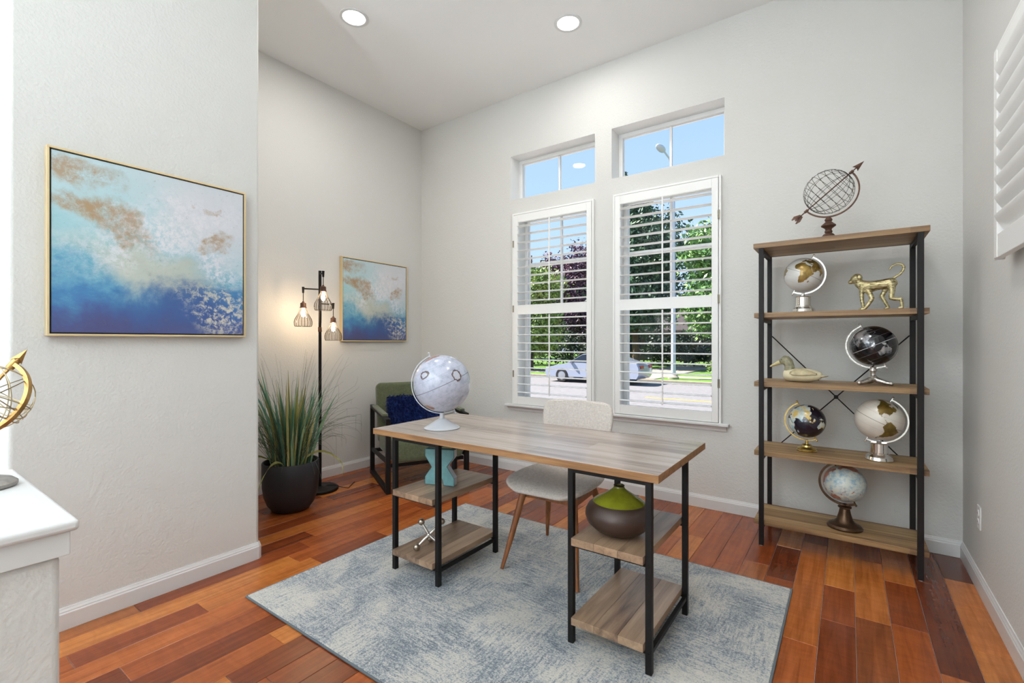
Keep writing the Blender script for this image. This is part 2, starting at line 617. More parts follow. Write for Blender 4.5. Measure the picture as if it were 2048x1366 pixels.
        if solid:
            md = o.modifiers.new('thick', 'SOLIDIFY')
            md.thickness = solid
            md.offset = 0
        if bevel:
            md = o.modifiers.new('bevel', 'BEVEL')
            md.width = bevel
            md.segments = seg
            md.limit_method = 'ANGLE'
            md.angle_limit = R_(35)
            md.harden_normals = False
        if sub:
            md = o.modifiers.new('sub', 'SUBSURF')
            md.levels = sub
            md.render_levels = sub
        return o


def thing(name, label, cat, loc=(0, 0, 0), rz=0.0, group=None):
    o = bpy.data.objects.new(name, None)
    COL.objects.link(o)
    o.location = loc
    o.rotation_euler = (0, 0, rz)
    o.empty_display_size = 0.1
    tag(o, label, cat, group)
    return o


def tag(o, label, cat, group=None):
    o['label'] = label
    o['category'] = cat
    if group:
        o['group'] = group
    return o


def struct(o, label=None):
    o['kind'] = 'structure'
    if label:
        o['label'] = label
    return o


def copy_part(o, parent, loc=None, rot=None):
    c = o.copy()
    COL.objects.link(c)
    c.parent = parent
    if loc is not None:
        c.location = loc
    if rot is not None:
        c.rotation_euler = rot
    return c


def perp(x, y):
    """horizontal unit vector pointing to the viewer's right at a place, and the one towards the viewer"""
    n = math.hypot(x, y)
    return Vector((y / n, -x / n, 0)), Vector((-x / n, -y / n, 0))


# ================================================================== THE ROOM
WX0, WX1, WY, CZ = -3.88, 0.533, 3.70, 3.59
WT = 0.23
PX, PY0, PY1 = -2.75, 0.366, 1.363            # partition face and ends


def wall_with_holes(name, x0, x1, z0, z1, holes, y0, y1, m, reveal=None):
    xs = sorted({x0, x1, *[h[0] for h in holes], *[h[1] for h in holes]})
    zs = sorted({z0, z1, *[h[2] for h in holes], *[h[3] for h in holes]})
    solid = {}
    for i in range(len(xs) - 1):
        for k in range(len(zs) - 1):
            cx, cz = (xs[i] + xs[i + 1]) / 2, (zs[k] + zs[k + 1]) / 2
            solid[i, k] = not any(h[0] < cx < h[1] and h[2] < cz < h[3] for h in holes)
    mb = MB()
    rev = []
    idx = {}
    def vid(i, k, s):
        if (i, k, s) not in idx:
            idx[i, k, s] = len(mb.v)
            mb.v.append((xs[i], y0 if s == 0 else y1, zs[k]))
        return idx[i, k, s]
    for (i, k), ok in solid.items():
        if not ok:
            continue
        mb.f.append((vid(i, k, 0), vid(i + 1, k, 0), vid(i + 1, k + 1, 0), vid(i, k + 1, 0)))
        mb.f.append((vid(i, k, 1), vid(i, k + 1, 1), vid(i + 1, k + 1, 1), vid(i + 1, k, 1)))
        for di, dk, a, b in ((-1, 0, (i, k), (i, k + 1)), (1, 0, (i + 1, k), (i + 1, k + 1)), (0, -1, (i, k), (i + 1, k)), (0, 1, (i, k + 1), (i + 1, k + 1))):
            if not solid.get((i + di, k + dk), False):
                mb.f.append((vid(*a, 0), vid(*b, 0), vid(*b, 1), vid(*a, 1)))
                rev.append(len(mb.f) - 1)
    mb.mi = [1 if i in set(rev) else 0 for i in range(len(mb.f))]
    return struct(mb.build(name, [m, reveal or m]))


UZ0, UZ1 = 2.60, 3.02                      # transom openings
LZ0, LZ1 = 0.655, 2.445                    # tall openings behind the shutters
WL = (-2.654, -1.767)
WR = (-1.614, -0.736)
SL = (-2.590, -1.790)
SR = (-1.570, -0.775)
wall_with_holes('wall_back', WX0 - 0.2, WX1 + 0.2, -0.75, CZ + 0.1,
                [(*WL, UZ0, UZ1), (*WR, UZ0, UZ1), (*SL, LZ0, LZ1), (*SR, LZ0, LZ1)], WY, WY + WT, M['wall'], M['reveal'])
struct(MB().box((WX0 - 0.2, PY1 - 0.1, 0), (WX0, WY, CZ)).build('wall_left', M['wall']))
struct(MB().box((WX1, -4.0, 0), (WX1 + 0.2, WY, CZ)).build('wall_right', M['wall']))
struct(MB().box((-4.6, PY0, 0), (PX, PY1, CZ)).build('wall_partition', M['wall'], bevel=0.018, seg=4, smooth=40))
struct(MB().box((-5.2, -4.0, 0), (-5.0, PY0 + 0.2, CZ)).box((-5.2, PY0 + 0.001, 0), (-4.599, PY1, CZ)).build('wall_hall', M['wall']))
wall_with_holes('wall_front', -5.2, WX1 + 0.2, 0, CZ, [(-4.6, -1.4, 0.25, 2.85)], -4.0, -3.8, M['wall'])
struct(MB().box((-5.2, -4.0, CZ), (WX1 + 0.2, WY + WT, CZ + 0.15)).build('ceiling', M['ceiling']))
fr5 = struct(MB().box((-4.6, -3.95, 0.25), (-1.4, -3.9, 0.31)).box((-4.6, -3.95, 2.79), (-1.4, -3.9, 2.85))
             .box((-4.6, -3.95, 0.31), (-4.54, -3.9, 2.79)).box((-1.46, -3.95, 0.31), (-1.4, -3.9, 2.79))
             .box((-3.03, -3.95, 0.31), (-2.97, -3.9, 2.79)).build('added_hall_window', M['vinyl']))  # unseen frame, added with its wall opening for the hall fill light

# floor: sub-floor plus one object per plank
M['bounce_floor'] = basic('pale_bounce_floor', (0.62, 0.60, 0.57, 1), 0.5, var=(0.08, 3))  # unseen hall floor, made pale and neutral to cut warm bounce light
floor = struct(MB().box((-5.2, -4.0, -0.05), (WX1, WY, -0.004)).build('floor', M['bounce_floor']))
PLW = 0.127
plank_cache = {}
def plank_mesh(L, Wd):
    key = (round(L, 2), round(Wd, 3))
    if key not in plank_cache:
        g, b = 0.0007, 0.0016
        x, y = Wd / 2 - g, L / 2 - g
        vs = [(-x, -y, -0.003), (x, -y, -0.003), (x, y, -0.003), (-x, y, -0.003),
              (-x, -y, -b), (x, -y, -b), (x, y, -b), (-x, y, -b),
              (-x + b, -y + b, 0), (x - b, -y + b, 0), (x - b, y - b, 0), (-x + b, y - b, 0)]
        fs = [(8, 9, 10, 11)]
        for i in range(4):
            j = (i + 1) % 4
            fs += [(i, j, j + 4, i + 4), (i + 4, j + 4, j + 8, i + 8)]
        me = bpy.data.meshes.new('plank')
        me.from_pydata(vs, [], fs)
        me.materials.append(M['floor'])
        plank_cache[key] = me
    return plank_cache[key]
rp_ = random.Random(11)
ncol = int(math.ceil((WX1 - WX0) / PLW))
for i in range(ncol):
    xa = WX1 - (i + 1) * PLW
    xb = xa + PLW
    xa = max(xa, WX0)
    if xb - xa < 0.02:
        continue
    ystart = -0.35 if xb > PX else PY1
    y = ystart - rp_.uniform(0, 0.4) if xb > PX else ystart
    while y < WY - 0.01:
        L = rp_.choice([0.36, 0.46, 0.58, 0.70, 0.84, 1.0, 1.16])
        if WY - (y + L) < 0.25:
            L = round(WY - y, 2)
        L = min(L, round(WY - y, 3))
        o = bpy.data.objects.new('plank', plank_mesh(L, xb - xa))
        COL.objects.link(o)
        o.parent = floor
        o.location = ((xa + xb) / 2, y + L / 2, 0)
        y += L

# baseboards (profiled)
def baseboard(name, p0, p1, inward):
    """run from p0 to p1 along the wall foot, inward = unit vector into the room"""
    prof = [(0, 0), (0.013, 0), (0.013, 0.070), (0.010, 0.076), (0.010, 0.080), (0.006, 0.088), (0.004, 0.095), (0, 0.095)]
    p0, p1, n = Vector((*p0, 0)), Vector((*p1, 0)), Vector((*inward, 0))
    rings = [[p + n * a + Vector((0, 0, b + 0.001)) for a, b in prof] for p in (p0, p1)]
    return struct(MB().loft(rings).build(name, M['trim']))
baseboard('baseboard_back', (WX0, WY), (WX1, WY), (0, -1))
baseboard('baseboard_left', (WX0, PY1), (WX0, WY - 0.013), (1, 0))
baseboard('baseboard_right', (WX1, WY - 0.013), (WX1, -3.8), (-1, 0))
bbp = MB()
prof = [(0, 0.001), (0.013, 0.001), (0.013, 0.070), (0.010, 0.076), (0.010, 0.080), (0.006, 0.088), (0.004, 0.095), (0, 0.095)]
ring = []
for (cx, cy, nx, ny) in ((-4.5, PY0, 0, -1), (PX, PY0, 1, -1), (PX, PY1 - 0.008, 1, 0), (PX - 0.008, PY1, 0.5, 0.8), (-3.88, PY1, 0, 1)):
    ring.append([(cx + nx * a, cy + ny * a, b) for a, b in prof])
struct(bbp.loft(ring).build('baseboard_partition', M['trim']))

# half wall with white ledge beside the camera
HWX0, HWX1, HWY, HWZ = -1.74, -1.146, 0.245, 0.915
hw = struct(MB().box((HWX0 + 0.022, -3.7, 0), (HWX1 - 0.022, HWY - 0.022, HWZ - 0.064)).build('wall_half', M['wall'], bevel=0.012, seg=4, smooth=40))
MB().box((HWX0, -3.72, HWZ - 0.02), (HWX1, HWY, HWZ)).build('ledge_cap', M['trim'], hw, bevel=0.007, seg=3, smooth=40)
MB().box((HWX0 + 0.011, -3.71, HWZ - 0.064), (HWX1 - 0.011, HWY - 0.011, HWZ - 0.02)).build('ledge_moulding', M['trim'], hw, bevel=0.002)


# windows
def window_unit(name, x0, x1, z0, z1, tall=False):
    r = bpy.data.objects.new(name, None)
    COL.objects.link(r)
    struct(r)
    yf, yb = WY + 0.150, WY + 0.205
    t = 0.034
    m = MB()
    m.box((x0, yf, z0), (x1, yb, z0 + t)).box((x0, yf, z1 - t), (x1, yb, z1))
    m.box((x0, yf, z0 + t), (x0 + t, yb, z1 - t)).box((x1 - t, yf, z0 + t), (x1, yb, z1 - t))
    m.build('window_frame', M['vinyl'], r, bevel=0.003)
    xm = (x0 + x1) / 2
    yg = WY + 0.178
    if not tall:
        MB().box((xm - 0.010, yg - 0.012, z0 + t), (xm + 0.010, yg + 0.012, z1 - t)).build('muntin', M['vinyl'], r, bevel=0.003)
        panes = [(x0 + t, xm - 0.010, z0 + t, z1 - t), (xm + 0.010, x1 - t, z0 + t, z1 - t)]
    else:
        zm = 1.545
        MB().box((x0 + t, yf + 0.005, zm - 0.022), (x1 - t, yb - 0.005, zm + 0.022)).build('meeting_rail', M['vinyl'], r, bevel=0.003)
        zq = (zm + z1) / 2 + 0.0
        MB().box((xm - 0.010, yg - 0.010, zm + 0.022), (xm + 0.010, yg + 0.010, z1 - t)).build('muntin', M['vinyl'], r, bevel=0.002)
        MB().box((x0 + t, yg - 0.010, zq - 0.010), (xm - 0.010, yg + 0.010, zq + 0.010)).box((xm + 0.010, yg - 0.010, zq - 0.010), (x1 - t, yg + 0.010, zq + 0.010)).build('muntin', M['vinyl'], r, bevel=0.002)
        panes = [(x0 + t, x1 - t, z0 + t, zm - 0.022),
                 (x0 + t, xm - 0.010, zm + 0.022, zq - 0.010), (xm + 0.010, x1 - t, zm + 0.022, zq - 0.010),
                 (x0 + t, xm - 0.010, zq + 0.010, z1 - t), (xm + 0.010, x1 - t, zq + 0.010, z1 - t)]
    for a, b, c, d in panes:
        MB().box((a, yg - 0.002, c), (b, yg + 0.002, d)).build('pane', M['pane'], r)
    if tall:
        # interior stool and apron below the shutter
        s = MB()
        s.box((x0 - 0.105, WY - 0.050, 0.622), (x1 + 0.075, WY, 0.645))
        s.build('window_sill', M['trim'], r, bevel=0.006, seg=3, smooth=40)
        MB().prism([(WY - 0.030, 0.622), (WY, 0.622), (WY, 0.585), (WY - 0.012, 0.585), (WY - 0.016, 0.600)], x0 - 0.085, x1 + 0.055, 'yz').build('sill_apron', M['trim'], r)
    return r
window_unit('window_1', *WL, UZ0, UZ1)
window_unit('window_2', *WR, UZ0, UZ1)
window_unit('window_3', *SL, LZ0, LZ1, True)
window_unit('window_4', *SR, LZ0, LZ1, True)


# plantation shutters
louver_cache = {}
def louver_mesh(L):
    k = round(L, 3)
    if k not in louver_cache:
        n, ring = 12, []
        for s in (-L / 2, L / 2):
            ring.append([(s, 0.032 * math.cos(a), 0.0055 * math.sin(a)) for a in [2 * math.pi * i / n for i in range(n)]])
        o = MB().loft(ring).build('louver', M['shutter'], smooth=50)
        me = o.data
        bpy.data.objects.remove(o)
        louver_cache[k] = me
    return louver_cache[k]


def shutter(label, x0, x1, z0, z1, y0, hinge_side, rz=0.0, loc=None, tilt=0.0, nl=10, rails=True, group=None, wide=1.0):
    """panel in local x (width), y (depth, room side negative), z; one panel with two louvre fields"""
    W, H = x1 - x0, z1 - z0
    base = loc if loc else ((x0 + x1) / 2, y0, z0)
    r = thing('plantation_shutter', label, 'shutter', base, rz, group)
    h = W / 2
    # hanging frame
    ft = 0.016
    m = MB().box((-h, -0.030, 0), (-h + ft, 0.0, H)).box((h - ft, -0.030, 0), (h, 0.0, H)).box((-h + ft, -0.030, H - ft), (h - ft, 0.0, H))
    m.build('hanging_frame', M['shutter'], r, bevel=0.003)
    a = h - ft - 0.003
    st = 0.046
    for s in (-1, 1):
        x = (a - st) * s
        MB().box((min(x, a * s), -0.034, 0.003), (max(x, a * s), -0.006, H - ft - 0.003)).build('stile', M['shutter'], r, bevel=0.003)
    xi = a - st
    zt = H - ft - 0.003
    if rails:
        top, mid0, mid1, bot = zt - 0.068, 0.850, 0.938, 0.078
    else:
        top, mid0, mid1, bot = zt - 0.070, None, None, 0.095
    MB().box((-xi, -0.032, top), (xi, -0.008, zt)).build('top_rail', M['shutter'], r, bevel=0.002)
    MB().box((-xi, -0.032, 0.003), (xi, -0.008, bot)).build('bottom_rail', M['shutter'], r, bevel=0.002)
    fields = [(bot, top)]
    if rails:
        MB().box((-xi, -0.032, mid0), (xi, -0.008, mid1)).build('divider_rail', M['shutter'], r, bevel=0.002)
        fields = [(bot, mid0), (mid1, top)]
    for f0, f1 in fields:
        sp = (f1 - f0) / nl
        for i in range(nl):
            o = bpy.data.objects.new('louver', louver_mesh(2 * xi - 0.004))
            COL.objects.link(o)
            o.parent = r
            o.location = (0, -0.020, f0 + sp * (i + 0.5))
            o.rotation_euler = (tilt, 0, 0)
            o.scale = (1, wide, 1)
        if wide > 1:
            continue
        off = -0.058
        MB().box((-0.0055, off, f0 + sp * 0.35), (0.0055, off + 0.010, f1 - sp * 0.12)).build('tilt_rod', M['shutter'], r, bevel=0.002)
    for zz in (0.16, 0.5, 0.84):
        x = h * hinge_side - 0.016 * hinge_side
        MB().tube([(x, -0.036, H * zz - 0.032), (x, -0.036, H * zz + 0.032)], 0.0045, 8).box((x - 0.008, -0.0365, H * zz - 0.032), (x + 0.008, -0.0335, H * zz + 0.032)).build('hinge', M['hinge'], r)
    return r
k = (WY - 0.02) / WY
shutter('white louvered shutter on the tall window nearer the room corner, hinged on the armchair side', -2.628 * k, -1.775 * k, 0.645, 2.455, WY, -1)
shutter('white louvered shutter on the tall window beside the bookshelf, hinged on the shelf side', -1.600 * k, -0.757 * k, 0.645, 2.455, WY, 1)
# high shutter on the side wall: louvers closed
shutter('white shutter with closed tilted louvers on the side wall above the outlet', 0, 0.86, 1.565, 2.40, 0, 1, R_(-90), (WX1 - 0.028, 2.665 - 0.43, 1.565), tilt=R_(-60), nl=9, rails=False, wide=1.36)
tr = struct(MB().box((WX1 - 0.028, 1.82, 1.60), (WX1, 2.46, 1.66)).box((WX1 - 0.028, 1.82, 2.31), (WX1, 2.46, 2.37)).box((WX1 - 0.028, 1.82, 1.66), (WX1, 1.88, 2.31)).box((WX1 - 0.028, 2.40, 1.66), (WX1, 2.46, 2.31)).build('trim_1', M['trim'], bevel=0.003))

# wall outlet
ot = thing('wall_outlet', 'white duplex outlet plate low on the side wall', 'outlet', (WX1, 3.265, 0.364), R_(-90))
MB().box((-0.036, -0.006, -0.058), (0.036, 0, 0.058)).build('cover_plate', M['outlet'], ot, bevel=0.004, seg=3)
for z in (-0.021, 0.021):
    rc = MB().lathe([(0, 0.0), (0.0165, 0.0), (0.0165, 0.003), (0, 0.003)], 20).build('receptacle', M['outlet'], ot, loc=(0, -0.006, z), rot=(R_(90), 0, 0))
    MB().box((-0.007, -0.0045, 0.0028), (-0.005, 0.0045, 0.0034)).box((0.005, -0.0045, 0.0028), (0.007, 0.0045, 0.0034)).build('slot', M['socket'], rc)


# recessed ceiling lights
def recessed(x, y, label, power=12):
    r = thing('recessed_light', label, 'ceiling light', (x, y, CZ), 0, 'recessed ceiling lights')
    MB().lathe([(0.078, 0.0), (0.102, 0.0), (0.102, -0.004), (0.096, -0.007), (0.080, -0.005), (0.078, 0.0)], 40).build('trim_ring', M['trim'], r, smooth=40)
    MB().lathe([(0, -0.0015), (0.079, -0.0015), (0.079, -0.003), (0, -0.004)], 40).build('lens', M['downlight'], r)
    d = bpy.data.lights.new('downlight_glow', 'AREA')
    d.shape = 'DISK'
    d.size = 0.15
    d.energy = power
    d.color = (1.0, 0.98, 0.95)
    lo = bpy.data.objects.new('downlight_glow', d)
    COL.objects.link(lo)
    lo.parent = r
    lo.location = (0, 0, -0.010)
recessed(-2.92, 2.122, 'glowing round recessed light in the ceiling above the potted grass side')
recessed(-1.685, 3.076, 'glowing round recessed light in the ceiling in front of the windows', 6)
recessed(-0.45, 1.9, 'added unseen recessed fill light in the ceiling toward the side wall shutter')  # extra lamp out of view, added for more light in the room


# fill lamps added behind the camera, shaped as hall pendants
def add_pendant(x, y, z, power, label):
    r = thing('fill_pendant', label, 'fill light', (x, y, CZ), 0, 'added hall pendants')
    MB().lathe([(0, 0), (0.07, 0), (0.07, -0.02), (0.02, -0.035), (0, -0.035)], 24).build('canopy', M['black'], r, smooth=40)
    MB().tube([(0, 0, -0.03), (0, 0, z - CZ + 0.24)], 0.006, 8).build('stem', M['black'], r)
    MB().lathe([(0.02, z - CZ + 0.25), (0.05, z - CZ + 0.24), (0.05, z - CZ + 0.20), (0, z - CZ + 0.20)], 20).build('lamp_holder', M['black'], r)
    d = bpy.data.lights.new('pendant_fill', 'POINT')
    d.energy = power
    d.color = (0.97, 0.985, 1.0)
    d.shadow_soft_size = 0.17
    lo = bpy.data.objects.new('pendant_fill', d)
    COL.objects.link(lo)
    lo.parent = r
    lo.location = (0, 0, z - CZ)
add_pendant(-3.6, -3.4, 1.85, 10, 'added fill lamp on a black stem in the unseen hall beyond the uplights')
add_pendant(-2.2, -3.4, 1.85, 14, 'added fill lamp on a black stem in the unseen hall over the half wall side')
# fill lamps added in the unseen hall to brighten the room off the ceiling
def uplight(x, y, power, label):
    r = thing('fill_uplight', label, 'floor lamp', (x, y, 0), 0, 'added hall uplights')
    MB().lathe([(0, 0), (0.14, 0), (0.14, 0.02), (0.02, 0.03), (0, 0.03)], 32).build('lamp_base', M['black'], r, smooth=40)
    MB().tube([(0, 0, 0.02), (0, 0, 0.78)], 0.014, 12).build('pole', M['black'], r, smooth=60)
    MB().lathe([(0.01, 0.76), (0.06, 0.78), (0.12, 0.82), (0.17, 0.92), (0.175, 0.93), (0.165, 0.93), (0.11, 0.84), (0.05, 0.80), (0.0, 0.795)], 32).build('bowl_shade', M['black'], r, smooth=60)
    d = bpy.data.lights.new('uplight_fill', 'AREA')
    d.shape = 'DISK'
    d.size = 0.30
    d.energy = power
    d.color = (0.84, 0.93, 1.0)
    d.spread = R_(150)
    lo = bpy.data.objects.new('uplight_fill', d)
    COL.objects.link(lo)
    lo.parent = r
    lo.location = (0, 0, 0.935)
    lo.rotation_euler = (math.pi, 0, 0)
uplight(-2.7, -3.45, 150, 'added black fill uplight in the unseen hall below the fill pendants')
uplight(-0.80, -3.45, 260, 'added black fill uplight in the unseen hall between the half wall and side wall')

# ================================================================== RUG
rug = thing('area_rug', 'distressed blue grey and cream area rug under the desk', 'rug', ((-2.375 - 0.23) / 2, (1.114 + 2.722) / 2, 0))
rw, rl = (2.375 - 0.23) / 2, (2.722 - 1.114) / 2
MB().box((-rw + 0.004, -rl + 0.004, 0.001), (rw - 0.004, rl - 0.004, 0.011)).build('pile', M['rug'], rug, bevel=0.004)
e = MB()
for a, b in (((-rw, -rl), (rw, -rl)), ((rw, -rl), (rw, rl)), ((rw, rl), (-rw, rl)), ((-rw, rl), (-rw, -rl))):
    e.tube([(*a, 0.005), (*b, 0.005)], 0.0045, 8)
e.build('bound_edge', M['rug_edge'], rug)
RUGZ = 0.011

# ================================================================== DESK
desk = thing('writing_desk', 'rustic oak topped desk with two open black steel shelf pedestals', 'desk', (0, 0, RUGZ))
DX0, DX1, DY0, DY1, DZ = -2.155, -0.557, 1.690, 2.372, 0.757 - RUGZ
top = MB().box((DX0, DY0, DZ - 0.031), (DX1, DY1, DZ)).build('desk_top', [M['desk_top'], M['desk_edge']], desk, bevel=0.0015)
for p in top.data.polygons:
    p.material_index = 0 if abs(p.normal.z) > 0.5 else 1
LG = 0.024
for pi, (xa, xb) in enumerate(((-2.012, -1.667), (-0.936, -0.588))):
    ya, yb = 1.705, 2.200
    for x in (xa, xb - LG):
        for y in (ya, yb - LG):
            MB().box((x, y, 0), (x + LG, y + LG, DZ - 0.031)).build('leg', M['black'], desk, bevel=0.0015)
    zu, zl = 0.448 - RUGZ, 0.128 - RUGZ
    for zz in (zu, zl):
        # three laminate planks per shelf, between the side frames
        x0, x1 = xa + LG + 0.001, xb - LG - 0.001
        n = 3
        for i in range(n):
            w0 = x0 + (x1 - x0) * i / n
            w1 = x0 + (x1 - x0) * (i + 1) / n
            L = yb + 0.004 - (ya - 0.018)
            MB().box((-(w1 - w0) / 2 + 0.0004, -L / 2, -0.030), ((w1 - w0) / 2 - 0.0004, L / 2, 0)).build('shelf_plank', M['desk_plank'], desk, bevel=0.001, loc=((w0 + w1) / 2, (ya - 0.018 + yb + 0.004) / 2, zz))
        # front and rear cross bars, side bars
        for y in (ya + 0.002, yb - 0.014):
            MB().box((xa + LG, y, zz - 0.043), (xb - LG, y + 0.012, zz - 0.0305)).build('cross_bar', M['black'], desk)
        for x in ((xa + 0.004, xb - LG + 0.004) if zz == zl else ()):
            MB().box((x, ya + LG, zz - 0.050), (x + 0.016, yb - LG, zz - 0.034)).build('side_bar', M['black'], desk)
    for y in (ya, yb - 0.018):
        MB().box((xa + LG, y, DZ - 0.049), (xb - LG, y + 0.018, DZ - 0.031)).build('top_bar', M['black'], desk)
    for x in (xa, xb - LG):
        MB().box((x, ya + LG, DZ - 0.049), (x + 0.018, yb - LG, DZ - 0.031)).build('top_bar', M['black'], desk)
    for zz in (zu, zl):
        MB().lathe([(0, 0.003), (0.0035, 0.002), (0.0045, 0)], 12).build('bolt_head', M['darksteel'], desk, loc=(xb - LG / 2, ya - 0.0005, zz - 0.04), rot=(R_(90), 0, 0))

# ================================================================== GLOBES
LANDS = {
 'africa': [(-17,15),(-16,21),(-10,29),(-6,35),(10,37),(11,33),(20,31),(32,31),(34,27),(37,20),(43,12),(51,11),(48,5),(41,-2),(40,-10),(40,-16),(35,-20),(35,-24),(32,-28),(27,-33),(19,-35),(15,-27),(12,-17),(13,-9),(9,-1),(9,4),(4,6),(-4,5),(-8,4),(-13,8)],
 'eurasia': [(-9,37),(-9,43),(-1,44),(-4,48),(3,51),(8,54),(10,57),(14,54),(21,55),(24,59),(30,60),(22,61),(25,65),(18,62),(12,56),(5,59),(6,62),(14,68),(26,71),(40,67),(44,68),(60,69),(70,73),(80,73),(100,77),(113,74),(130,72),(150,71),(170,70),(180,69),(178,64),(163,60),(160,53),(156,57),(155,60),(143,59),(136,54),(141,48),(131,43),(127,39),(129,35),(126,35),(125,39),(121,39),(119,37),(122,31),(118,24),(110,21),(106,19),(109,12),(105,9),(101,13),(100,8),(104,1),(98,8),(97,16),(91,22),(87,21),(80,15),(80,10),(77,8),(73,17),(72,21),(67,25),(57,26),(51,29),(48,30),(50,26),(56,24),(59,22),(52,16),(45,13),(42,17),(39,21),(35,28),(35,33),(36,36),(30,36),(27,37),(27,40),(35,42),(41,42),(38,45),(33,46),(28,43),(24,40),(23,37),(20,40),(13,45),(16,41),(16,38),(12,42),(9,44),(3,43),(0,40),(-2,37),(-5,36)],
 'namerica': [(-168,66),(-160,71),(-140,70),(-125,70),(-110,68),(-95,68),(-90,69),(-82,68),(-87,64),(-94,60),(-92,57),(-82,55),(-79,52),(-78,58),(-77,62),(-70,61),(-65,58),(-61,56),(-56,52),(-60,50),(-66,50),(-60,46),(-66,44),(-70,43),(-74,40),(-76,35),(-81,31),(-80,25),(-83,29),(-90,30),(-97,28),(-98,22),(-94,18),(-91,19),(-87,21),(-88,16),(-83,14),(-83,10),(-78,9),(-80,7),(-86,12),(-94,16),(-105,20),(-109,25),(-114,31),(-110,24),(-116,31),(-121,35),(-124,40),(-124,48),(-131,54),(-140,60),(-151,59),(-160,56),(-158,59),(-165,61)],
 'greenland': [(-54,66),(-45,60),(-40,65),(-22,70),(-20,76),(-30,83),(-60,82),(-70,77),(-58,74)],
 'samerica': [(-78,8),(-72,12),(-62,10),(-52,5),(-50,0),(-35,-6),(-39,-15),(-41,-22),(-48,-27),(-54,-34),(-58,-38),(-65,-42),(-68,-50),(-68,-55),(-74,-52),(-74,-42),(-71,-30),(-70,-18),(-76,-14),(-81,-6),(-80,0)],
 'australia': [(114,-22),(122,-18),(130,-12),(136,-12),(136,-16),(141,-17),(143,-11),(146,-19),(153,-26),(150,-37),(143,-39),(138,-35),(131,-31),(124,-33),(115,-34)],
 'madagascar': [(44,-16),(50,-15),(47,-25),(44,-24)],
 'borneo': [(109,1),(117,7),(118,1),(114,-4),(110,-3)],
 'sumatra': [(95,5),(104,-2),(106,-6),(100,-2)],
 'guinea': [(131,-1),(141,-3),(150,-10),(143,-9),(138,-8)],
 'japan': [(130,32),(140,36),(142,43),(145,44),(141,39),(136,34)],
 'britain': [(-5,50),(1,51),(-2,56),(-5,58)],
 'zealand': [(167,-46),(173,-41),(178,-38),(174,-42),(170,-46)],
}


def globe_ball(name, R, mat, parent, centre, axis, lon0, lands=None, nu=120, nv=60, extra=None, patch=None):
    """sphere with per-vertex signed distance to land (degrees), longitude lon0 facing the viewer"""
    axis = Vector(axis).normalized()
    wc = parent.matrix_basis @ Vector(centre)
    d = Vector((0, 0, CAM_H)) - wc
    d = (parent.matrix_basis.to_3x3().inverted() @ d)
    xa = (d - axis * d.dot(axis)).normalized()
    ya = axis.cross(xa)
    lon = np.linspace(-180, 180, nu, endpoint=False)
    lat = np.linspace(-90, 90, nv + 1)
    LO, LA = np.meshgrid(lon, lat)
    lo, la = LO.ravel(), LA.ravel()
    sd = np.full(lo.shape, -40.0)
    polys = [LANDS[k] for k in (LANDS if lands is None else lands)] + (extra or [])
    pd = np.full(lo.shape, -40.0)
    for ip, poly in enumerate(polys + (patch or [])):
        P = np.array(poly, float)
        for shift in (-360, 0, 360):
            x = lo + shift
            inside = np.zeros(lo.shape, bool)
            dist = np.full(lo.shape, 1e9)
            cl = np.cos(np.radians(la)).clip(0.15)
            for i in range(len(P)):
                x1, y1 = P[i]
                x2, y2 = P[(i + 1) % len(P)]
                c = (y1 > la) != (y2 > la)
                with np.errstate(divide='ignore', invalid='ignore'):
                    xi = (x2 - x1) * (la - y1) / (y2 - y1 + 1e-12) + x1
                inside ^= c & (x < xi)
                ex, ey = (x2 - x1) * cl, (y2 - y1)
                px, py = (x - x1) * cl, (la - y1)
                tt = ((px * ex + py * ey) / (ex * ex + ey * ey + 1e-9)).clip(0, 1)
                dist = np.minimum(dist, np.hypot(px - tt * ex, py - tt * ey))
            if ip < len(polys):
                sd = np.maximum(sd, np.where(inside, dist, -dist))
            else:
                pd = np.maximum(pd, np.where(inside, dist, -dist))
    vs = []
    for a, b in zip(lo, la):
        ang = math.radians(a - lon0)
        cb = math.cos(math.radians(b))
        vs.append(xa * (R * cb * math.cos(ang)) + ya * (R * cb * math.sin(ang)) + axis * (R * math.sin(math.radians(b))))
    fs = [(j * nu + i, j * nu + (i + 1) % nu, (j + 1) * nu + (i + 1) % nu, (j + 1) * nu + i) for j in range(nv) for i in range(nu)]
    mb = MB()
    mb.add(vs, fs)
    o = mb.build(name, mat, parent, smooth=180, loc=centre, fix=False)
    for nm, arr in (('land', sd), ('patch', pd), ('lon', lo), ('lat', la)):
        at = o.data.attributes.new(nm, 'FLOAT', 'POINT')
        at.data.foreach_set('value', arr.astype(np.float32))
    return o


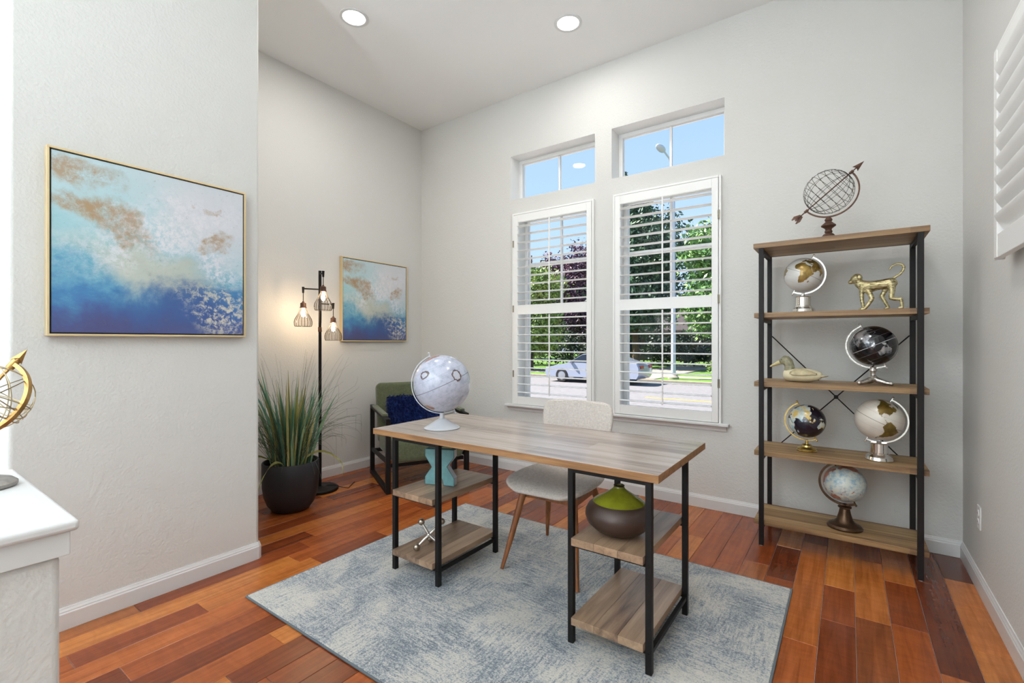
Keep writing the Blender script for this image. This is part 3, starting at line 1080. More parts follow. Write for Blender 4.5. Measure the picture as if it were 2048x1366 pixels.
def globe_mat(name, ocean, land0, land1, line=None, rough=0.25, outline=None, metal_land=0.0, speck=None, land_third=None, patch=None):
    t = NT(name)
    o = t.obj()
    def attr(nm):
        a = t.t.nodes.new('ShaderNodeAttribute')
        a.attribute_name = nm
        return a.outputs['Fac']
    jit = t.math('MULTIPLY', t.math('SUBTRACT', t.noise(o, 60, 4, 0.7), 0.5), 9.0)
    sd = t.math('ADD', attr('land'), jit)
    mask = t.math('MULTIPLY', t.math('ADD', sd, 0.6), 0.8, clamp=True)
    tint = t.noise(o, 26, 4)
    lc = t.ramp(tint, [(0.35, land0), (0.65, land1)] if land_third is None else [(0.38, land0), (0.5, land1), (0.62, land_third)])
    oc = ocean
    if speck is not None:
        oc = t.ramp(t.noise(o, 34, 5, 0.7), [(0.35, speck), (0.55, ocean)])
    if line is not None:
        lon, lat = attr('lon'), attr('lat')
        def grid(v, step, wd):
            m = t.math('ABSOLUTE', t.math('SUBTRACT', t.math('MODULO', t.math('ADD', v, 360.0 + step / 2), step), step / 2))
            return t.math('LESS_THAN', m, wd)
        g = t.math('MAXIMUM', t.math('LESS_THAN', t.math('ABSOLUTE', lat), 0.7), t.math('MULTIPLY', grid(lat, 20.0, 0.35), 0.35))
        oc = t.mix(g, oc, line)
    c = t.mix(mask, oc, lc)
    if outline is not None:
        bnd = t.math('LESS_THAN', t.math('ABSOLUTE', sd), 1.5)
        c = t.mix(bnd, c, outline)
    if patch is not None:
        pm_ = t.math('MULTIPLY', t.math('ADD', t.math('ADD', attr('patch'), jit), 1.0), 0.35, clamp=True)
        c = t.mix(pm_, c, t.ramp(t.noise(o, 9, 3), [(0.4, patch[0]), (0.6, patch[1])]))
    t.set(Base_Color=c, Roughness=rough)
    if metal_land:
        t.set(Metallic=t.math('MULTIPLY', mask, metal_land))
    t.b.inputs['Coat Weight'].default_value = 0.4
    t.b.inputs['Coat Roughness'].default_value = 0.12
    return t.m
gold0, gold1 = srgb(104, 80, 30), srgb(168, 138, 72)
M['globe_gold'] = globe_mat('pearl_and_gold_globe', srgb(214, 212, 208), gold0, gold1, srgb(150, 146, 140), 0.28, metal_land=0.5)
M['globe_gold2'] = globe_mat('ivory_and_gold_globe', srgb(212, 204, 192), srgb(88, 70, 24), srgb(132, 106, 46), srgb(130, 120, 108), 0.3, metal_land=0.4)
M['globe_black'] = globe_mat('black_and_silver_globe', (0.006, 0.006, 0.008, 1), srgb(40, 42, 46), srgb(150, 150, 154), srgb(170, 170, 174), 0.14, metal_land=0.6, land_third=srgb(200, 198, 198))
M['globe_navy'] = globe_mat('navy_and_pastel_globe', srgb(26, 22, 36), srgb(150, 182, 190), srgb(206, 212, 204), None, 0.2, land_third=srgb(212, 178, 96))
M['globe_antique'] = globe_mat('antique_map_globe', srgb(204, 210, 200), srgb(140, 84, 66), srgb(188, 128, 108), None, 0.35, speck=srgb(132, 166, 186))
M['globe_white'] = globe_mat('pale_lavender_globe', srgb(184, 188, 204), srgb(188, 190, 200), srgb(180, 184, 198), srgb(126, 126, 136), 0.2, outline=srgb(96, 78, 74), speck=srgb(160, 166, 184), patch=(srgb(150, 104, 92), srgb(178, 150, 110)))


def meridian(parent, R, axis, side, centre, mat, wd=0.010, th=0.003, pad=0.010, name='meridian_arc', a0=0.0, a1=180.0):
    """flat half ring from pole to pole on the given side"""
    axis = Vector(axis).normalized()
    s = Vector(side)
    s = (s - axis * s.dot(axis)).normalized()
    nrm = axis.cross(s)
    c = Vector(centre)
    rings = []
    for i in range(37):
        a = R_(a0 + (a1 - a0) * i / 36)
        d = axis * math.cos(a) + s * math.sin(a)
        q = [c + d * (R + pad) - nrm * wd / 2, c + d * (R + pad + th) - nrm * wd / 2, c + d * (R + pad + th) + nrm * wd / 2, c + d * (R + pad) + nrm * wd / 2]
        rings.append(q)
    return MB().loft(rings).build(name, mat, parent, smooth=40)


def pins(parent, R, axis, centre, mat, rad=0.004, ext=0.030, ball=0.0065):
    axis = Vector(axis).normalized()
    c = Vector(centre)
    for s in (1, -1):
        p0, p1 = c + axis * s * (R - 0.002), c + axis * s * (R + ext)
        MB().tube([p0, p1], rad, 10).sphere(p1, ball, 12, 8).build('axis_pin', mat, parent, smooth=60)


def globe(label, x, y, z, R, cz, tilt, arc_side, lon0, ball_mat, arc_mat, base_fn, wd=0.010, pad=0.010, ext=0.026, lands=None, extra=None, group=None, th=0.0075, patch=None):
    """tilt: degrees the axis leans to the viewer's right (+) or left (-); cz: globe centre above the base"""
    r = thing('desk_globe', label, 'globe', (x, y, z + 0.001), 0, group)
    bpy.context.view_layer.update()
    rt, tw = perp(x, y)
    ax = rt * math.sin(R_(tilt)) + Vector((0, 0, 1)) * math.cos(R_(tilt))
    c = (0, 0, cz)
    globe_ball('globe_ball', R, ball_mat, r, c, ax, lon0, lands, extra=extra, patch=patch)
    meridian(r, R, ax, rt * arc_side, c, arc_mat, wd, th, pad)
    pins(r, R, ax, c, arc_mat, ext=ext)
    base_fn(r, cz - R - pad - 0.003)
    return r


def base_cone(r, top):
    MB().lathe([(0, 0), (0.098, 0), (0.1, 0.004), (0.094, 0.008), (0.06, 0.028), (0.03, 0.046), (0.018, 0.054), (0, 0.054)], 48).build('stand_base', M['glass_white'], r, smooth=35)
    MB().lathe([(0.016, 0.05), (0.013, 0.06), (0.013, top + 0.002), (0, top + 0.004)], 20).build('stem', M['glass_white'], r, smooth=40)


def base_cup(r, top):
    MB().lathe([(0, 0), (0.064, 0), (0.066, 0.006), (0.062, 0.022), (0.050, 0.033), (0.046, 0.036), (0.046, 0.040), (0.041, 0.043), (0.041, 0.094), (0.043, 0.097), (0.040, 0.100), (0, 0.100)], 48).build('stand_base', M['silver'], r, smooth=32)
    MB().lathe([(0.015, 0.098), (0.010, 0.108), (0.009, top), (0.013, top + 0.003), (0, top + 0.004)], 20).build('stem', M['silver'], r, smooth=40)


def base_tripod(r, top):
    m = MB().lathe([(0, 0.018), (0.022, 0.020), (0.028, 0.030), (0.016, 0.040), (0.020, 0.048), (0.012, 0.056), (0.012, 0.072), (0.018, 0.080), (0.014, top - 0.002), (0.018, top + 0.003), (0, top + 0.004)], 28)
    m.build('stem', M['pewter'], r, smooth=40)
    for k in range(3):
        a = R_(100 + 120 * k)
        d = Vector((math.cos(a), math.sin(a), 0))
        MB().tube([d * 0.010 + Vector((0, 0, 0.032)), d * 0.036 + Vector((0, 0, 0.022)), d * 0.066 + Vector((0, 0, 0.014)), d * 0.088 + Vector((0, 0, 0.011))], [0.020, 0.018, 0.0145, 0.009], 10, flat=0.8).sphere(d * 0.084 + Vector((0, 0, 0.0115)), 0.0115, 12, 8).build('foot', M['pewter'], r, smooth=60)


def base_disc(r, top):
    MB().lathe([(0, 0), (0.054, 0), (0.056, 0.005), (0.050, 0.010), (0.052, 0.016), (0.046, 0.022), (0.030, 0.026), (0.028, 0.036), (0.020, 0.042), (0, 0.043)], 48).build('stand_base', M['brass'], r, smooth=32)
    MB().lathe([(0.009, 0.04), (0.008, top), (0.012, top + 0.003), (0, top + 0.004)], 20).build('stem', M['brass'], r, smooth=40)


def base_bell(r, top):
    MB().lathe([(0, 0), (0.087, 0), (0.089, 0.008), (0.082, 0.016), (0.080, 0.020), (0.070, 0.026), (0.052, 0.034), (0.040, 0.050), (0.030, 0.085), (0.025, 0.112), (0.034, 0.118), (0.034, 0.124), (0.016, 0.130), (0, 0.131)], 48).build('stand_base', M['dark_bronze'], r, smooth=32)
    MB().lathe([(0.008, 0.128), (0.008, top), (0.012, top + 0.003), (0, top + 0.004)], 16).build('stem', M['dark_bronze'], r, smooth=40)


TB = [1.838, 1.4155, 0.993, 0.5705, 0.148]        # shelf board tops
ring1 = [(-158 + 11 * math.cos(a), 34 + 7 * math.sin(a)) for a in [2 * math.pi * i / 10 for i in range(10)]]
ring2 = [(-94 + 9 * math.cos(a), 6 + 11 * math.sin(a)) for a in [2 * math.pi * i / 10 for i in range(10)]]
globe('large pale lavender globe on a white cone stand on the desk', -1.846, 1.917, DZ + RUGZ, 0.158, 0.249, -24, -1, -128, M['globe_white'], M['glass_white'], base_cone, wd=0.012, pad=0.006, ext=0.024, lands=[], extra=[ring1, ring2], th=0.005, patch=[[(-175, 66), (-120, 70), (-70, 66), (-60, 80), (-120, 84), (-170, 80)], [(-200, -22), (-184, -26), (-172, -40), (-188, -44), (-206, -34)]])
GB = 'small globes on the bookshelf'
globe('pearl white globe with gold continents on a silver stand beside the brass monkey', -0.227, 3.40, TB[1], 0.103, 0.232, 26, 1, 22, M['globe_gold'], M['silver'], base_cup, wd=0.010, pad=0.008, group=GB)
globe('black globe with silver continents on a three footed pewter stand', 0.114, 3.38, TB[2], 0.112, 0.222, -26, -1, 112, M['globe_black'], M['pewter'], base_tripod, wd=0.012, pad=0.010, group=GB)
globe('navy globe with pastel continents and gold arc on a round brass stand', -0.208, 3.40, TB[3], 0.100, 0.182, -24, -1, 92, M['globe_navy'], M['brass'], base_disc, wd=0.012, pad=0.012, group=GB)
globe('ivory globe showing gold Americas on a silver stand beside the navy globe', 0.140, 3.37, TB[3], 0.115, 0.228, 26, 1, -98, M['globe_gold2'], M['silver'], base_cup, wd=0.010, pad=0.009, group=GB)
isl = [[(lo + 2.2 * math.cos(a) , la + 1.2 * math.sin(a)) for a in (0, 1.3, 2.6, 3.9, 5.2)] for lo, la in [(-170 + random.uniform(-28, 30), random.uniform(-38, 6)) for _ in range(26)]]
globe('antique map globe in a bronze arc on a bell shaped bronze stand, bottom shelf', -0.018, 3.39, TB[4], 0.106, 0.258, -24, -1, -172, M['globe_antique'], M['dark_bronze'], base_bell, wd=0.012, pad=0.012, extra=isl, group=GB, th=0.012)


# ================================================================== ARMILLARY SPHERES
def armillary(label, x, y, z, R, cz, elev, base_prof, metal, wire, base_mat, woven=False, rev=1, scale=1.0, ringrot=0.0, reach=1.78):
    r = thing('armillary_sphere', label, 'sculpture', (x, y, z))
    rt, tw = perp(x, y)
    up = Vector((0, 0, 1))
    ax = rt * math.cos(R_(elev)) + up * math.sin(R_(elev))
    sd = rt * math.sin(R_(elev)) - up * math.cos(R_(elev))          # below-right of the arrow
    nr = ax.cross(sd)
    c = Vector((0, 0, cz))
    # cage of wires
    m = MB()
    wr = 0.0012 * max(1, scale)
    nm = 20 if woven else 12
    Rc = R * (1.12 if woven else 1.0)
    for k in range(nm):
        a = 2 * math.pi * k / nm
        e = sd * math.cos(a) + nr * math.sin(a)
        if not woven:
            m.tube([c + ax * (R * math.cos(t)) + e * (R * math.sin(t)) for t in [math.pi * i / 20 for i in range(21)]], wr, 5, cap=False)
        else:
            q = Matrix.Rotation(R_((14, -62, -14, 62)[k % 4]), 3, e) @ ax
            e2 = q.cross(e).normalized()
            m.tube([c + e * (Rc * math.cos(t)) + e2 * (Rc * math.sin(t)) for t in [2 * math.pi * i / 32 for i in range(32)]], wr, 5, closed=True)
    if not woven:
        for la in (-64, -48, -32, -16, 0, 16, 32, 48, 64):
            rr, h = R * math.cos(R_(la)), R * math.sin(R_(la))
            m.tube([c + ax * h + (sd * math.cos(t) + nr * math.sin(t)) * rr for t in [2 * math.pi * i / 32 for i in range(32)]], wr, 5, closed=True)
    cg = m.build('wire_cage', wire, r, smooth=60)
    # half ring below the arrow
    Rr = R * 1.16
    sr = sd * math.cos(R_(ringrot)) - nr * math.sin(R_(ringrot))
    nq = ax.cross(sr)
    rings = []
    for i in range(33):
        t = math.pi * i / 32
        d = ax * math.cos(t) + sr * math.sin(t)
        wd = 0.011 * scale
        rings.append([c + d * (Rr - 0.004 * scale) - nq * wd / 2, c + d * (Rr + 0.004 * scale) - nq * wd / 2, c + d * (Rr + 0.004 * scale) + nq * wd / 2, c + d * (Rr - 0.004 * scale) + nq * wd / 2])
    MB().loft(rings).build('half_ring', metal, r, smooth=40)
    # arrow
    L1, L0 = R * reach, R * 1.80
    MB().tube([c - ax * L0 * 0.90, c + ax * L1 * 0.80], 0.0035 * scale, 8).tube([c + ax * (Rr - 0.012 * scale), c + ax * (Rr + 0.010 * scale)], 0.008 * scale, 10).tube([c - ax * (Rr - 0.010 * scale), c - ax * (Rr + 0.012 * scale)], 0.008 * scale, 10).build('arrow_shaft', metal, r, smooth=40)
    hl, hw = R * 0.42, R * 0.155
    tip, bs = c + ax * L1, c + ax * (L1 - hl)
    th = 0.004 * scale
    vs = [tip, bs + sd * hw - ax * hl * 0.10, bs + ax * hl * 0.08, bs - sd * hw - ax * hl * 0.10]
    mid = bs + ax * hl * 0.25
    MB().add([tip, vs[1], vs[2], vs[3], mid + nr * th * 1.6, mid - nr * th * 1.6], [(0, 1, 4), (1, 2, 4), (2, 3, 4), (3, 0, 4), (1, 0, 5), (2, 1, 5), (3, 2, 5), (0, 3, 5)]).build('arrow_head', metal, r)
    for s in (-1, 0, 1):
        p0 = c - ax * (L0 * 0.80)
        MB().loft([[p0 + sd * (s * hw * 0.25 - 0.004 * scale) + nr * 0.002, p0 + sd * (s * hw * 0.25 + 0.008 * scale) + nr * 0.002, p0 + sd * (s * hw * 0.25 + 0.008 * scale) - nr * 0.002, p0 + sd * (s * hw * 0.25 - 0.004 * scale) - nr * 0.002],
                   [p0 - ax * hl * 0.55 + sd * (s * hw * 0.75 - 0.010 * scale) + nr * 0.002, p0 - ax * hl * 0.55 + sd * (s * hw * 0.75 + 0.010 * scale) + nr * 0.002, p0 - ax * hl * 0.55 + sd * (s * hw * 0.75 + 0.010 * scale) - nr * 0.002, p0 - ax * hl * 0.55 + sd * (s * hw * 0.75 - 0.010 * scale) - nr * 0.002],
                   [p0 - ax * hl * (0.98 if s else 0.80) + sd * (s * hw * 0.80 - 0.003) + nr * 0.001, p0 - ax * hl * (0.98 if s else 0.80) + sd * (s * hw * 0.80 + 0.003) + nr * 0.001, p0 - ax * hl * (0.98 if s else 0.80) + sd * (s * hw * 0.80 + 0.003) - nr * 0.001, p0 - ax * hl * (0.98 if s else 0.80) + sd * (s * hw * 0.80 - 0.003) - nr * 0.001]]).build('arrow_fletching', metal, r)
    MB().lathe(base_prof, 40).build('pedestal', base_mat, r, smooth=35)
    return r


ht = 0.302 - 0.129 * 1.16
armillary('rusty brown wire armillary sphere with an arrow, on top of the bookshelf', -0.098, 3.42, TB[0], 0.129, 0.302, 41,
          [(0, 0), (0.050, 0), (0.050, 0.008), (0.044, 0.014), (0.036, 0.034), (0.026, 0.048), (0.016, 0.054), (0.020, 0.060), (0.020, 0.066), (0.016, 0.072), (0.019, 0.082), (0.038, 0.096), (0.038, 0.102), (0.024, 0.114), (0.015, 0.124), (0.020, 0.130), (0.020, 0.136), (0.010, ht - 0.002), (0, ht)],
          M['brown_bronze'], M['wire_dark'], M['brown_bronze'])
h2 = 0.2016 - 0.075 * 1.16
armillary('antique gold wire armillary sphere with an arrow on the white ledge', -1.556, 0.168, HWZ, 0.075, 0.2016, 56,
          [(0, 0), (0.053, 0), (0.057, 0.004), (0.057, 0.010), (0.048, 0.018), (0.030, 0.024), (0.014, 0.030), (0.009, 0.045), (0.010, h2 - 0.006), (0, h2)],
          M['antique_gold'], M['wire_gold'], basic('stone_base', srgb(150, 145, 140), 0.5, 0.3, var=(0.3, 40)), woven=True, scale=1.0, ringrot=45, reach=1.70)

# ================================================================== BOOKSHELF
bs = thing('bookshelf', 'tall five tier open bookshelf with rustic wood boards and black steel legs', 'bookshelf', (-0.0665, 3.42, 0))
def bx(a, b):
    o = bs.location
    return MB().box((a[0] - o.x, a[1] - o.y, a[2]), (b[0] - o.x, b[1] - o.y, b[2]))
BX0, BX1, BY0, BY1 = -0.475, 0.342, 3.243, 3.588
LX = (-0.446, 0.292)
for z in TB:
    y0, y1 = (3.214, 3.614) if z == TB[0] else (BY0, BY1)
    o = MB().box((BX0 + 0.0665, y0 - 3.42, -0.030), (BX1 + 0.0665, y1 - 3.42, 0)).build('shelf_board', M['shelf_wood'], bs, bevel=0.0015, loc=(0, 0, z))
for x in LX:
    bx((x, 3.216, 0.002), (x + 0.026, 3.242, TB[0] - 0.031)).build('leg', M['darksteel'], bs, bevel=0.0015)
    bx((x, 3.590, 0.002), (x + 0.026, 3.616, TB[0] - 0.031)).build('leg', M['darksteel'], bs, bevel=0.0015)
    for y in (3.229, 3.603):
        MB().lathe([(0, 0), (0.012, 0), (0.012, 0.003), (0, 0.003)], 16, (x + 0.013 + 0.0665, y - 3.42, 0)).build('glide', M['outlet'], bs)
    for z in TB:
        bx((x + 0.002, 3.243, z - 0.055), (x + 0.022, 3.590, z - 0.032)).build('side_rail', M['darksteel'], bs, bevel=0.001)
        bx((x + 0.006, 3.243, z - 0.07), (x + 0.010, 3.27, z - 0.032)) 
br = []
zt, zb = 1.275, 0.505
for (xa, xb) in ((LX[0] + 0.026, LX[1]), (LX[1], LX[0] + 0.026)):
    MB().tube([(xa + 0.0665, 0.192 + (0.004 if xa < 0 else -0.004), zt), (xb + 0.0665, 0.192 + (0.004 if xa < 0 else -0.004), zb)], 0.0035, 8).build('cross_brace', M['darksteel'], bs)
MB().lathe([(0, -0.008), (0.012, -0.008), (0.012, 0.008), (0, 0.008)], 16).build('brace_hub', M['darksteel'], bs, loc=((LX[0] + 0.026 + LX[1]) / 2 + 0.0665, 0.192, (zt + zb) / 2), rot=(R_(90), 0, 0))

# ================================================================== MONKEY
def blob_chain(mb, pts, n=10):
    """overlapping ellipsoid/tube chain used as raw form for remeshed figures; pts = [(x,y,z,r)]"""
    P = [Vector(p[:3]) for p in pts]
    rs = [p[3] for p in pts]
    # densify
    dp, dr = [], []
    for i in range(len(P) - 1):
        for s in range(4):
            t = s / 4
            dp.append(P[i].lerp(P[i + 1], t))
            dr.append(rs[i] * (1 - t) + rs[i + 1] * t)
    dp.append(P[-1])
    dr.append(rs[-1])
    mb.tube(dp, dr, n)
    for p, r in zip(P, rs):
        mb.sphere(p, r * 1.0, 12, 8)


def remesh(o, vox, smooth=4):
    md = o.modifiers.new('remesh', 'REMESH')
    md.mode = 'VOXEL'
    md.voxel_size = vox
    md.use_smooth_shade = True
    s = o.modifiers.new('smooth', 'SMOOTH')
    s.iterations = smooth
    s.factor = 0.5


def brass_fur():
    t = NT('cast_brass_fur')
    o = t.obj()
    n = t.noise(t.map(o, (18, 60, 60)), 2.0, 5, 0.6, 0.6)
    t.set(Base_Color=t.ramp(n, [(0.36, srgb(112, 98, 66)), (0.50, srgb(192, 178, 132)), (0.66, srgb(226, 216, 178))]), Roughness=0.42, Metallic=0.75)
    t.bump(n, 0.45, 0.004)
    return t.m
M['brass_fur'] = brass_fur()
mk = thing('monkey_statue', 'brass statue of a walking monkey with a curled tail on the shelf', 'statue', (0.130, 3.40, TB[1] + 0.0095), R_(-4))
def mkp(px, py):
    """pixel of the statue's side view (2048x1024 crop) to local x,z"""
    s = 0.1514 / 944 * 2.70
    return ((px - 1300) * s * 0.80, (815 - py) * s)
def ch(pts, dy=0.0):
    out = []
    pts = [(q[0], q[1], q[2] * (1.18 if q[2] < 0.0125 else 1.0), *q[3:]) for q in pts]
    for q in pts:
        px, py, r = q[:3]
        y = q[3] if len(q) > 3 else dy
        a, b = mkp(px, py)
        out.append((a, y, b, r))
    return out
m = MB()
blob_chain(m, ch([(1080, 470, .026), (1140, 505, .033), (1210, 515, .034), (1300, 503, .029), (1400, 490, .028), (1470, 485, .030), (1505, 485, .024)]))   # trunk
blob_chain(m, ch([(1100, 470, .020), (1070, 430, .016), (1045, 405, .017)]))                                               # neck
blob_chain(m, ch([(1042, 392, .0272), (1014, 405, .0240)]))                                                             # skull
blob_chain(m, ch([(1000, 420, .0185), (952, 438, .0125)]))                                                              # muzzle
blob_chain(m, ch([(1125, 520, .020, -.012), (1105, 600, .0125, -.014), (1110, 690, .0085, -.014), (1130, 790, .0068, -.014), (1128, 805, .0075, -.014), (1085, 812, .006, -.016)]))     # far fore leg
blob_chain(m, ch([(1160, 540, .021, .0), (1215, 610, .013, -.026), (1245, 680, .0105, -.028), (1190, 760, .0085, -.028), (1150, 806, .0075, -.028), (1105, 814, .006, -.03)]))
blob_chain(m, ch([(1430, 520, .020, .014), (1400, 590, .013, .016), (1368, 645, .010, .016), (1415, 730, .008, .016), (1452, 800, .0068, .016), (1410, 812, .0058, .016)]))
blob_chain(m, ch([(1490, 500, .023, -.01), (1500, 590, .0150, -.022), (1490, 680, .0105, -.024), (1540, 700, .0085, -.024), (1608, 700, .0085, -.024), (1622, 750, .0075, -.024), (1626, 806, .007, -.024), (1590, 814, .0055, -.024)]))
tail = [(1495, 440, .0085), (1545, 405, .0065), (1600, 375, .006), (1640, 325, .0062), (1648, 285, .0062), (1625, 252, .006), (1580, 240, .0055), (1530, 247, .005), (1490, 272, .0045), (1470, 302, .0045)]
blob_chain(m, ch([(1470, 465, .014)] + tail), 8)
for s in (-1, 1):
    a, b = mkp(1075, 385)
    m.sphere((a, s * 0.027, b), (0.010, 0.006, 0.013), 10, 8)
body = m.build('body', M['brass_fur'], mk, smooth=180)
remesh(body, 0.0022, 4)
for s in (-1, 1):
    a, b = mkp(990, 392)
    MB().sphere((a - 0.004, s * 0.014, b), 0.0040, 10, 8).build('eye', M['dark_bronze'], mk, smooth=180)

# ================================================================== DUCK DECOY
dk = thing('duck_decoy', 'cream painted wooden duck decoy with a grey green head', 'decoy', (-0.235, 3.365, TB[2]), R_(-12))
DKM = basic('duck_cream_paint', srgb(222, 212, 180), 0.5, var=(0.12, 18), bump=(50, 0.2, 0.003))
DKH = basic('duck_olive_paint', srgb(142, 138, 112), 0.55, var=(0.45, 55), bump=(90, 0.3, 0.003))
DKB = basic('duck_bill_paint', srgb(214, 200, 150), 0.45)
DKW = basic('duck_wing_paint', srgb(190, 176, 140), 0.55, var=(0.25, 40), bump=(70, 0.4, 0.004))
def ell_loft(sec, n=20, pw=1.0):
    rings = []
    for (x, z, ry, rz) in sec:
        rings.append([(x, ry * math.cos(a), z + rz * math.sin(a)) for a in [2 * math.pi * i / n for i in range(n)]])
    return rings
body = MB().loft(ell_loft([(-0.098, .040, .012, .020), (-0.092, .040, .030, .030), (-0.075, .040, .045, .038), (-0.045, .040, .056, .040), (-0.005, .042, .060, .042), (0.035, .043, .056, .041), (0.070, .043, .044, .034), (0.095, .044, .028, .024), (0.112, .046, .014, .014)])).build('body', DKM, dk, smooth=180, sub=1)
for v in body.data.vertices:
    v.co.z = max(v.co.z, 0.002)
MB().loft(ell_loft([(0.095, .040, .020, .010), (0.115, .040, .018, .007), (0.140, .044, .008, .003)])).build('tail', DKW, dk, smooth=180)
for s in (-1, 1):
    wg = []
    for (x, z, hh) in ((-0.045, .058, .006), (-0.030, .060, .018), (0.005, .062, .022), (0.040, .061, .018), (0.070, .058, .010), (0.092, .054, .003)):
        base = 0.047 if x < 0.06 else 0.034
        wg.append([(x, s * (base + 0.006 + 0.010 * math.cos(a)) - s * 0.010 * math.sin(a), z + hh * math.sin(a)) for a in [2 * math.pi * i / 12 for i in range(12)]])
    MB().loft(wg).build('wing', DKW, dk, smooth=180)
hd = MB()
blob_chain(hd, [(-0.062, 0, .070, .030), (-0.064, 0, .095, .027), (-0.072, 0, .120, .028), (-0.086, 0, .130, .030), (-0.106, 0, .124, .020)])
hd = hd.build('head', DKH, dk, smooth=180)
remesh(hd, 0.003, 4)
MB().loft(ell_loft([(-0.110, .122, .016, .018), (-0.130, .112, .015, .0135), (-0.150, .101, .015, .010), (-0.168, .092, .013, .007), (-0.175, .089, .006, .004)])).build('bill', DKB, dk, smooth=180)
for s in (-1, 1):
    MB().sphere((-0.101, s * 0.0235, 0.134), 0.0035, 10, 8).build('eye', M['canvas_black'], dk, smooth=180)

# ================================================================== DESK OBJECTS
vs_ = thing('ceramic_vase', 'squat dark brown vase with a lime green conical top on the desk shelf', 'vase', (-0.772, 1.845, 0.449))
VR = 0.138
MB().lathe([(0, 0), (0.055, 0), (0.062, 0.003), (0.100, 0.022), (0.128, 0.048), (0.138, 0.076), (0.136, 0.094), (0.124, 0.116), (0.107, 0.131), (0.100, 0.1355)], 64).build('body', M['vase_brown'], vs_, smooth=60)
MB().lathe([(0.107, 0.1308), (0.100, 0.1365), (0.080, 0.148), (0.055, 0.163), (0.034, 0.177), (0.024, 0.186), (0.021, 0.192), (0.0215, 0.196), (0.018, 0.197), (0.016, 0.190), (0.016, 0.18), (0, 0.18)], 64).build('glazed_top', M['green_glaze'], vs_, smooth=60)
MB().lathe([(0.0215, 0.1945), (0.0225, 0.198), (0.019, 0.2005), (0.0165, 0.198)], 32).build('lip', M['vase_brown'], vs_, smooth=60)

# letter X block
lx = thing('letter_block', 'distressed teal metal letter X standing on the upper desk shelf', 'letter', (-1.842, 1.905, 0.449), R_(20))
w2, hX = 0.086, 0.196
poly = [(-w2, 0), (-0.026, 0), (-0.018, 0.030), (0.0, 0.052), (0.018, 0.030), (0.022, 0.0), (w2, 0), (w2, 0.040), (0.040, 0.104), (w2, 0.156), (w2, hX), (-w2, hX), (-w2, 0.156), (-0.040, 0.100), (-w2, 0.040)]
poly = [(-w2, 0), (-0.022, 0), (-0.016, 0.034), (0.004, 0.044), (0.020, 0.030), (0.024, 0.0), (w2, 0), (w2, 0.042), (0.044, 0.104), (w2, 0.158), (w2, hX), (-w2, hX), (-w2, 0.158), (-0.046, 0.098), (-w2, 0.042)]
import bmesh
lo_ = MB().prism(poly, -0.022, 0.022, 'xz')
fr_ = lo_.build('letter_body', [M['teal'], M['teal_side']], lx, bevel=0.0015)
for p in fr_.data.polygons:
    p.material_index = 0 if abs(p.normal.y) > 0.5 or p.normal.z > 0.7 or p.normal.x < -0.1 else 1
ed = MB()
for i in range(len(poly)):
    a, b = poly[i], poly[(i + 1) % len(poly)]
    ed.tube([(a[0], -0.022, a[1] + (0.001 if a[1] == 0 else 0)), (b[0], -0.022, b[1] + (0.001 if b[1] == 0 else 0))], 0.0014, 6)
ed.build('raised_rim', basic('teal_dark_rim', srgb(58, 96, 96), 0.6), lx)

# silver jack
jk = thing('jack_sculpture', 'silver giant toy jack with ball tips on the low desk shelf', 'sculpture', (-1.845, 1.815, 0.129))
rt, tw = perp(-1.845, 1.815)
upv = Vector((0, 0, 1))
c = upv * 0.0665
tips = [-rt * 0.040 + upv * 0.066 - tw * 0.02, rt * 0.060 - upv * 0.048 + tw * 0.02, rt * 0.070 + upv * 0.058 - tw * 0.03, -rt * 0.064 - upv * 0.048 + tw * 0.03, rt * 0.01 - tw * 0.072 - upv * 0.048]
mj = MB().sphere(c, 0.012, 14, 10)
for t in tips:
    mj.tube([c, c + t * 0.45, c + t], [0.0085, 0.0095, 0.0055], 10)
mj.build('rods', M['silver'], jk, smooth=60)
for t in tips:
    MB().sphere(c + t, 0.0180, 20, 14).build('ball_tip', M['nickel'], jk, smooth=180)

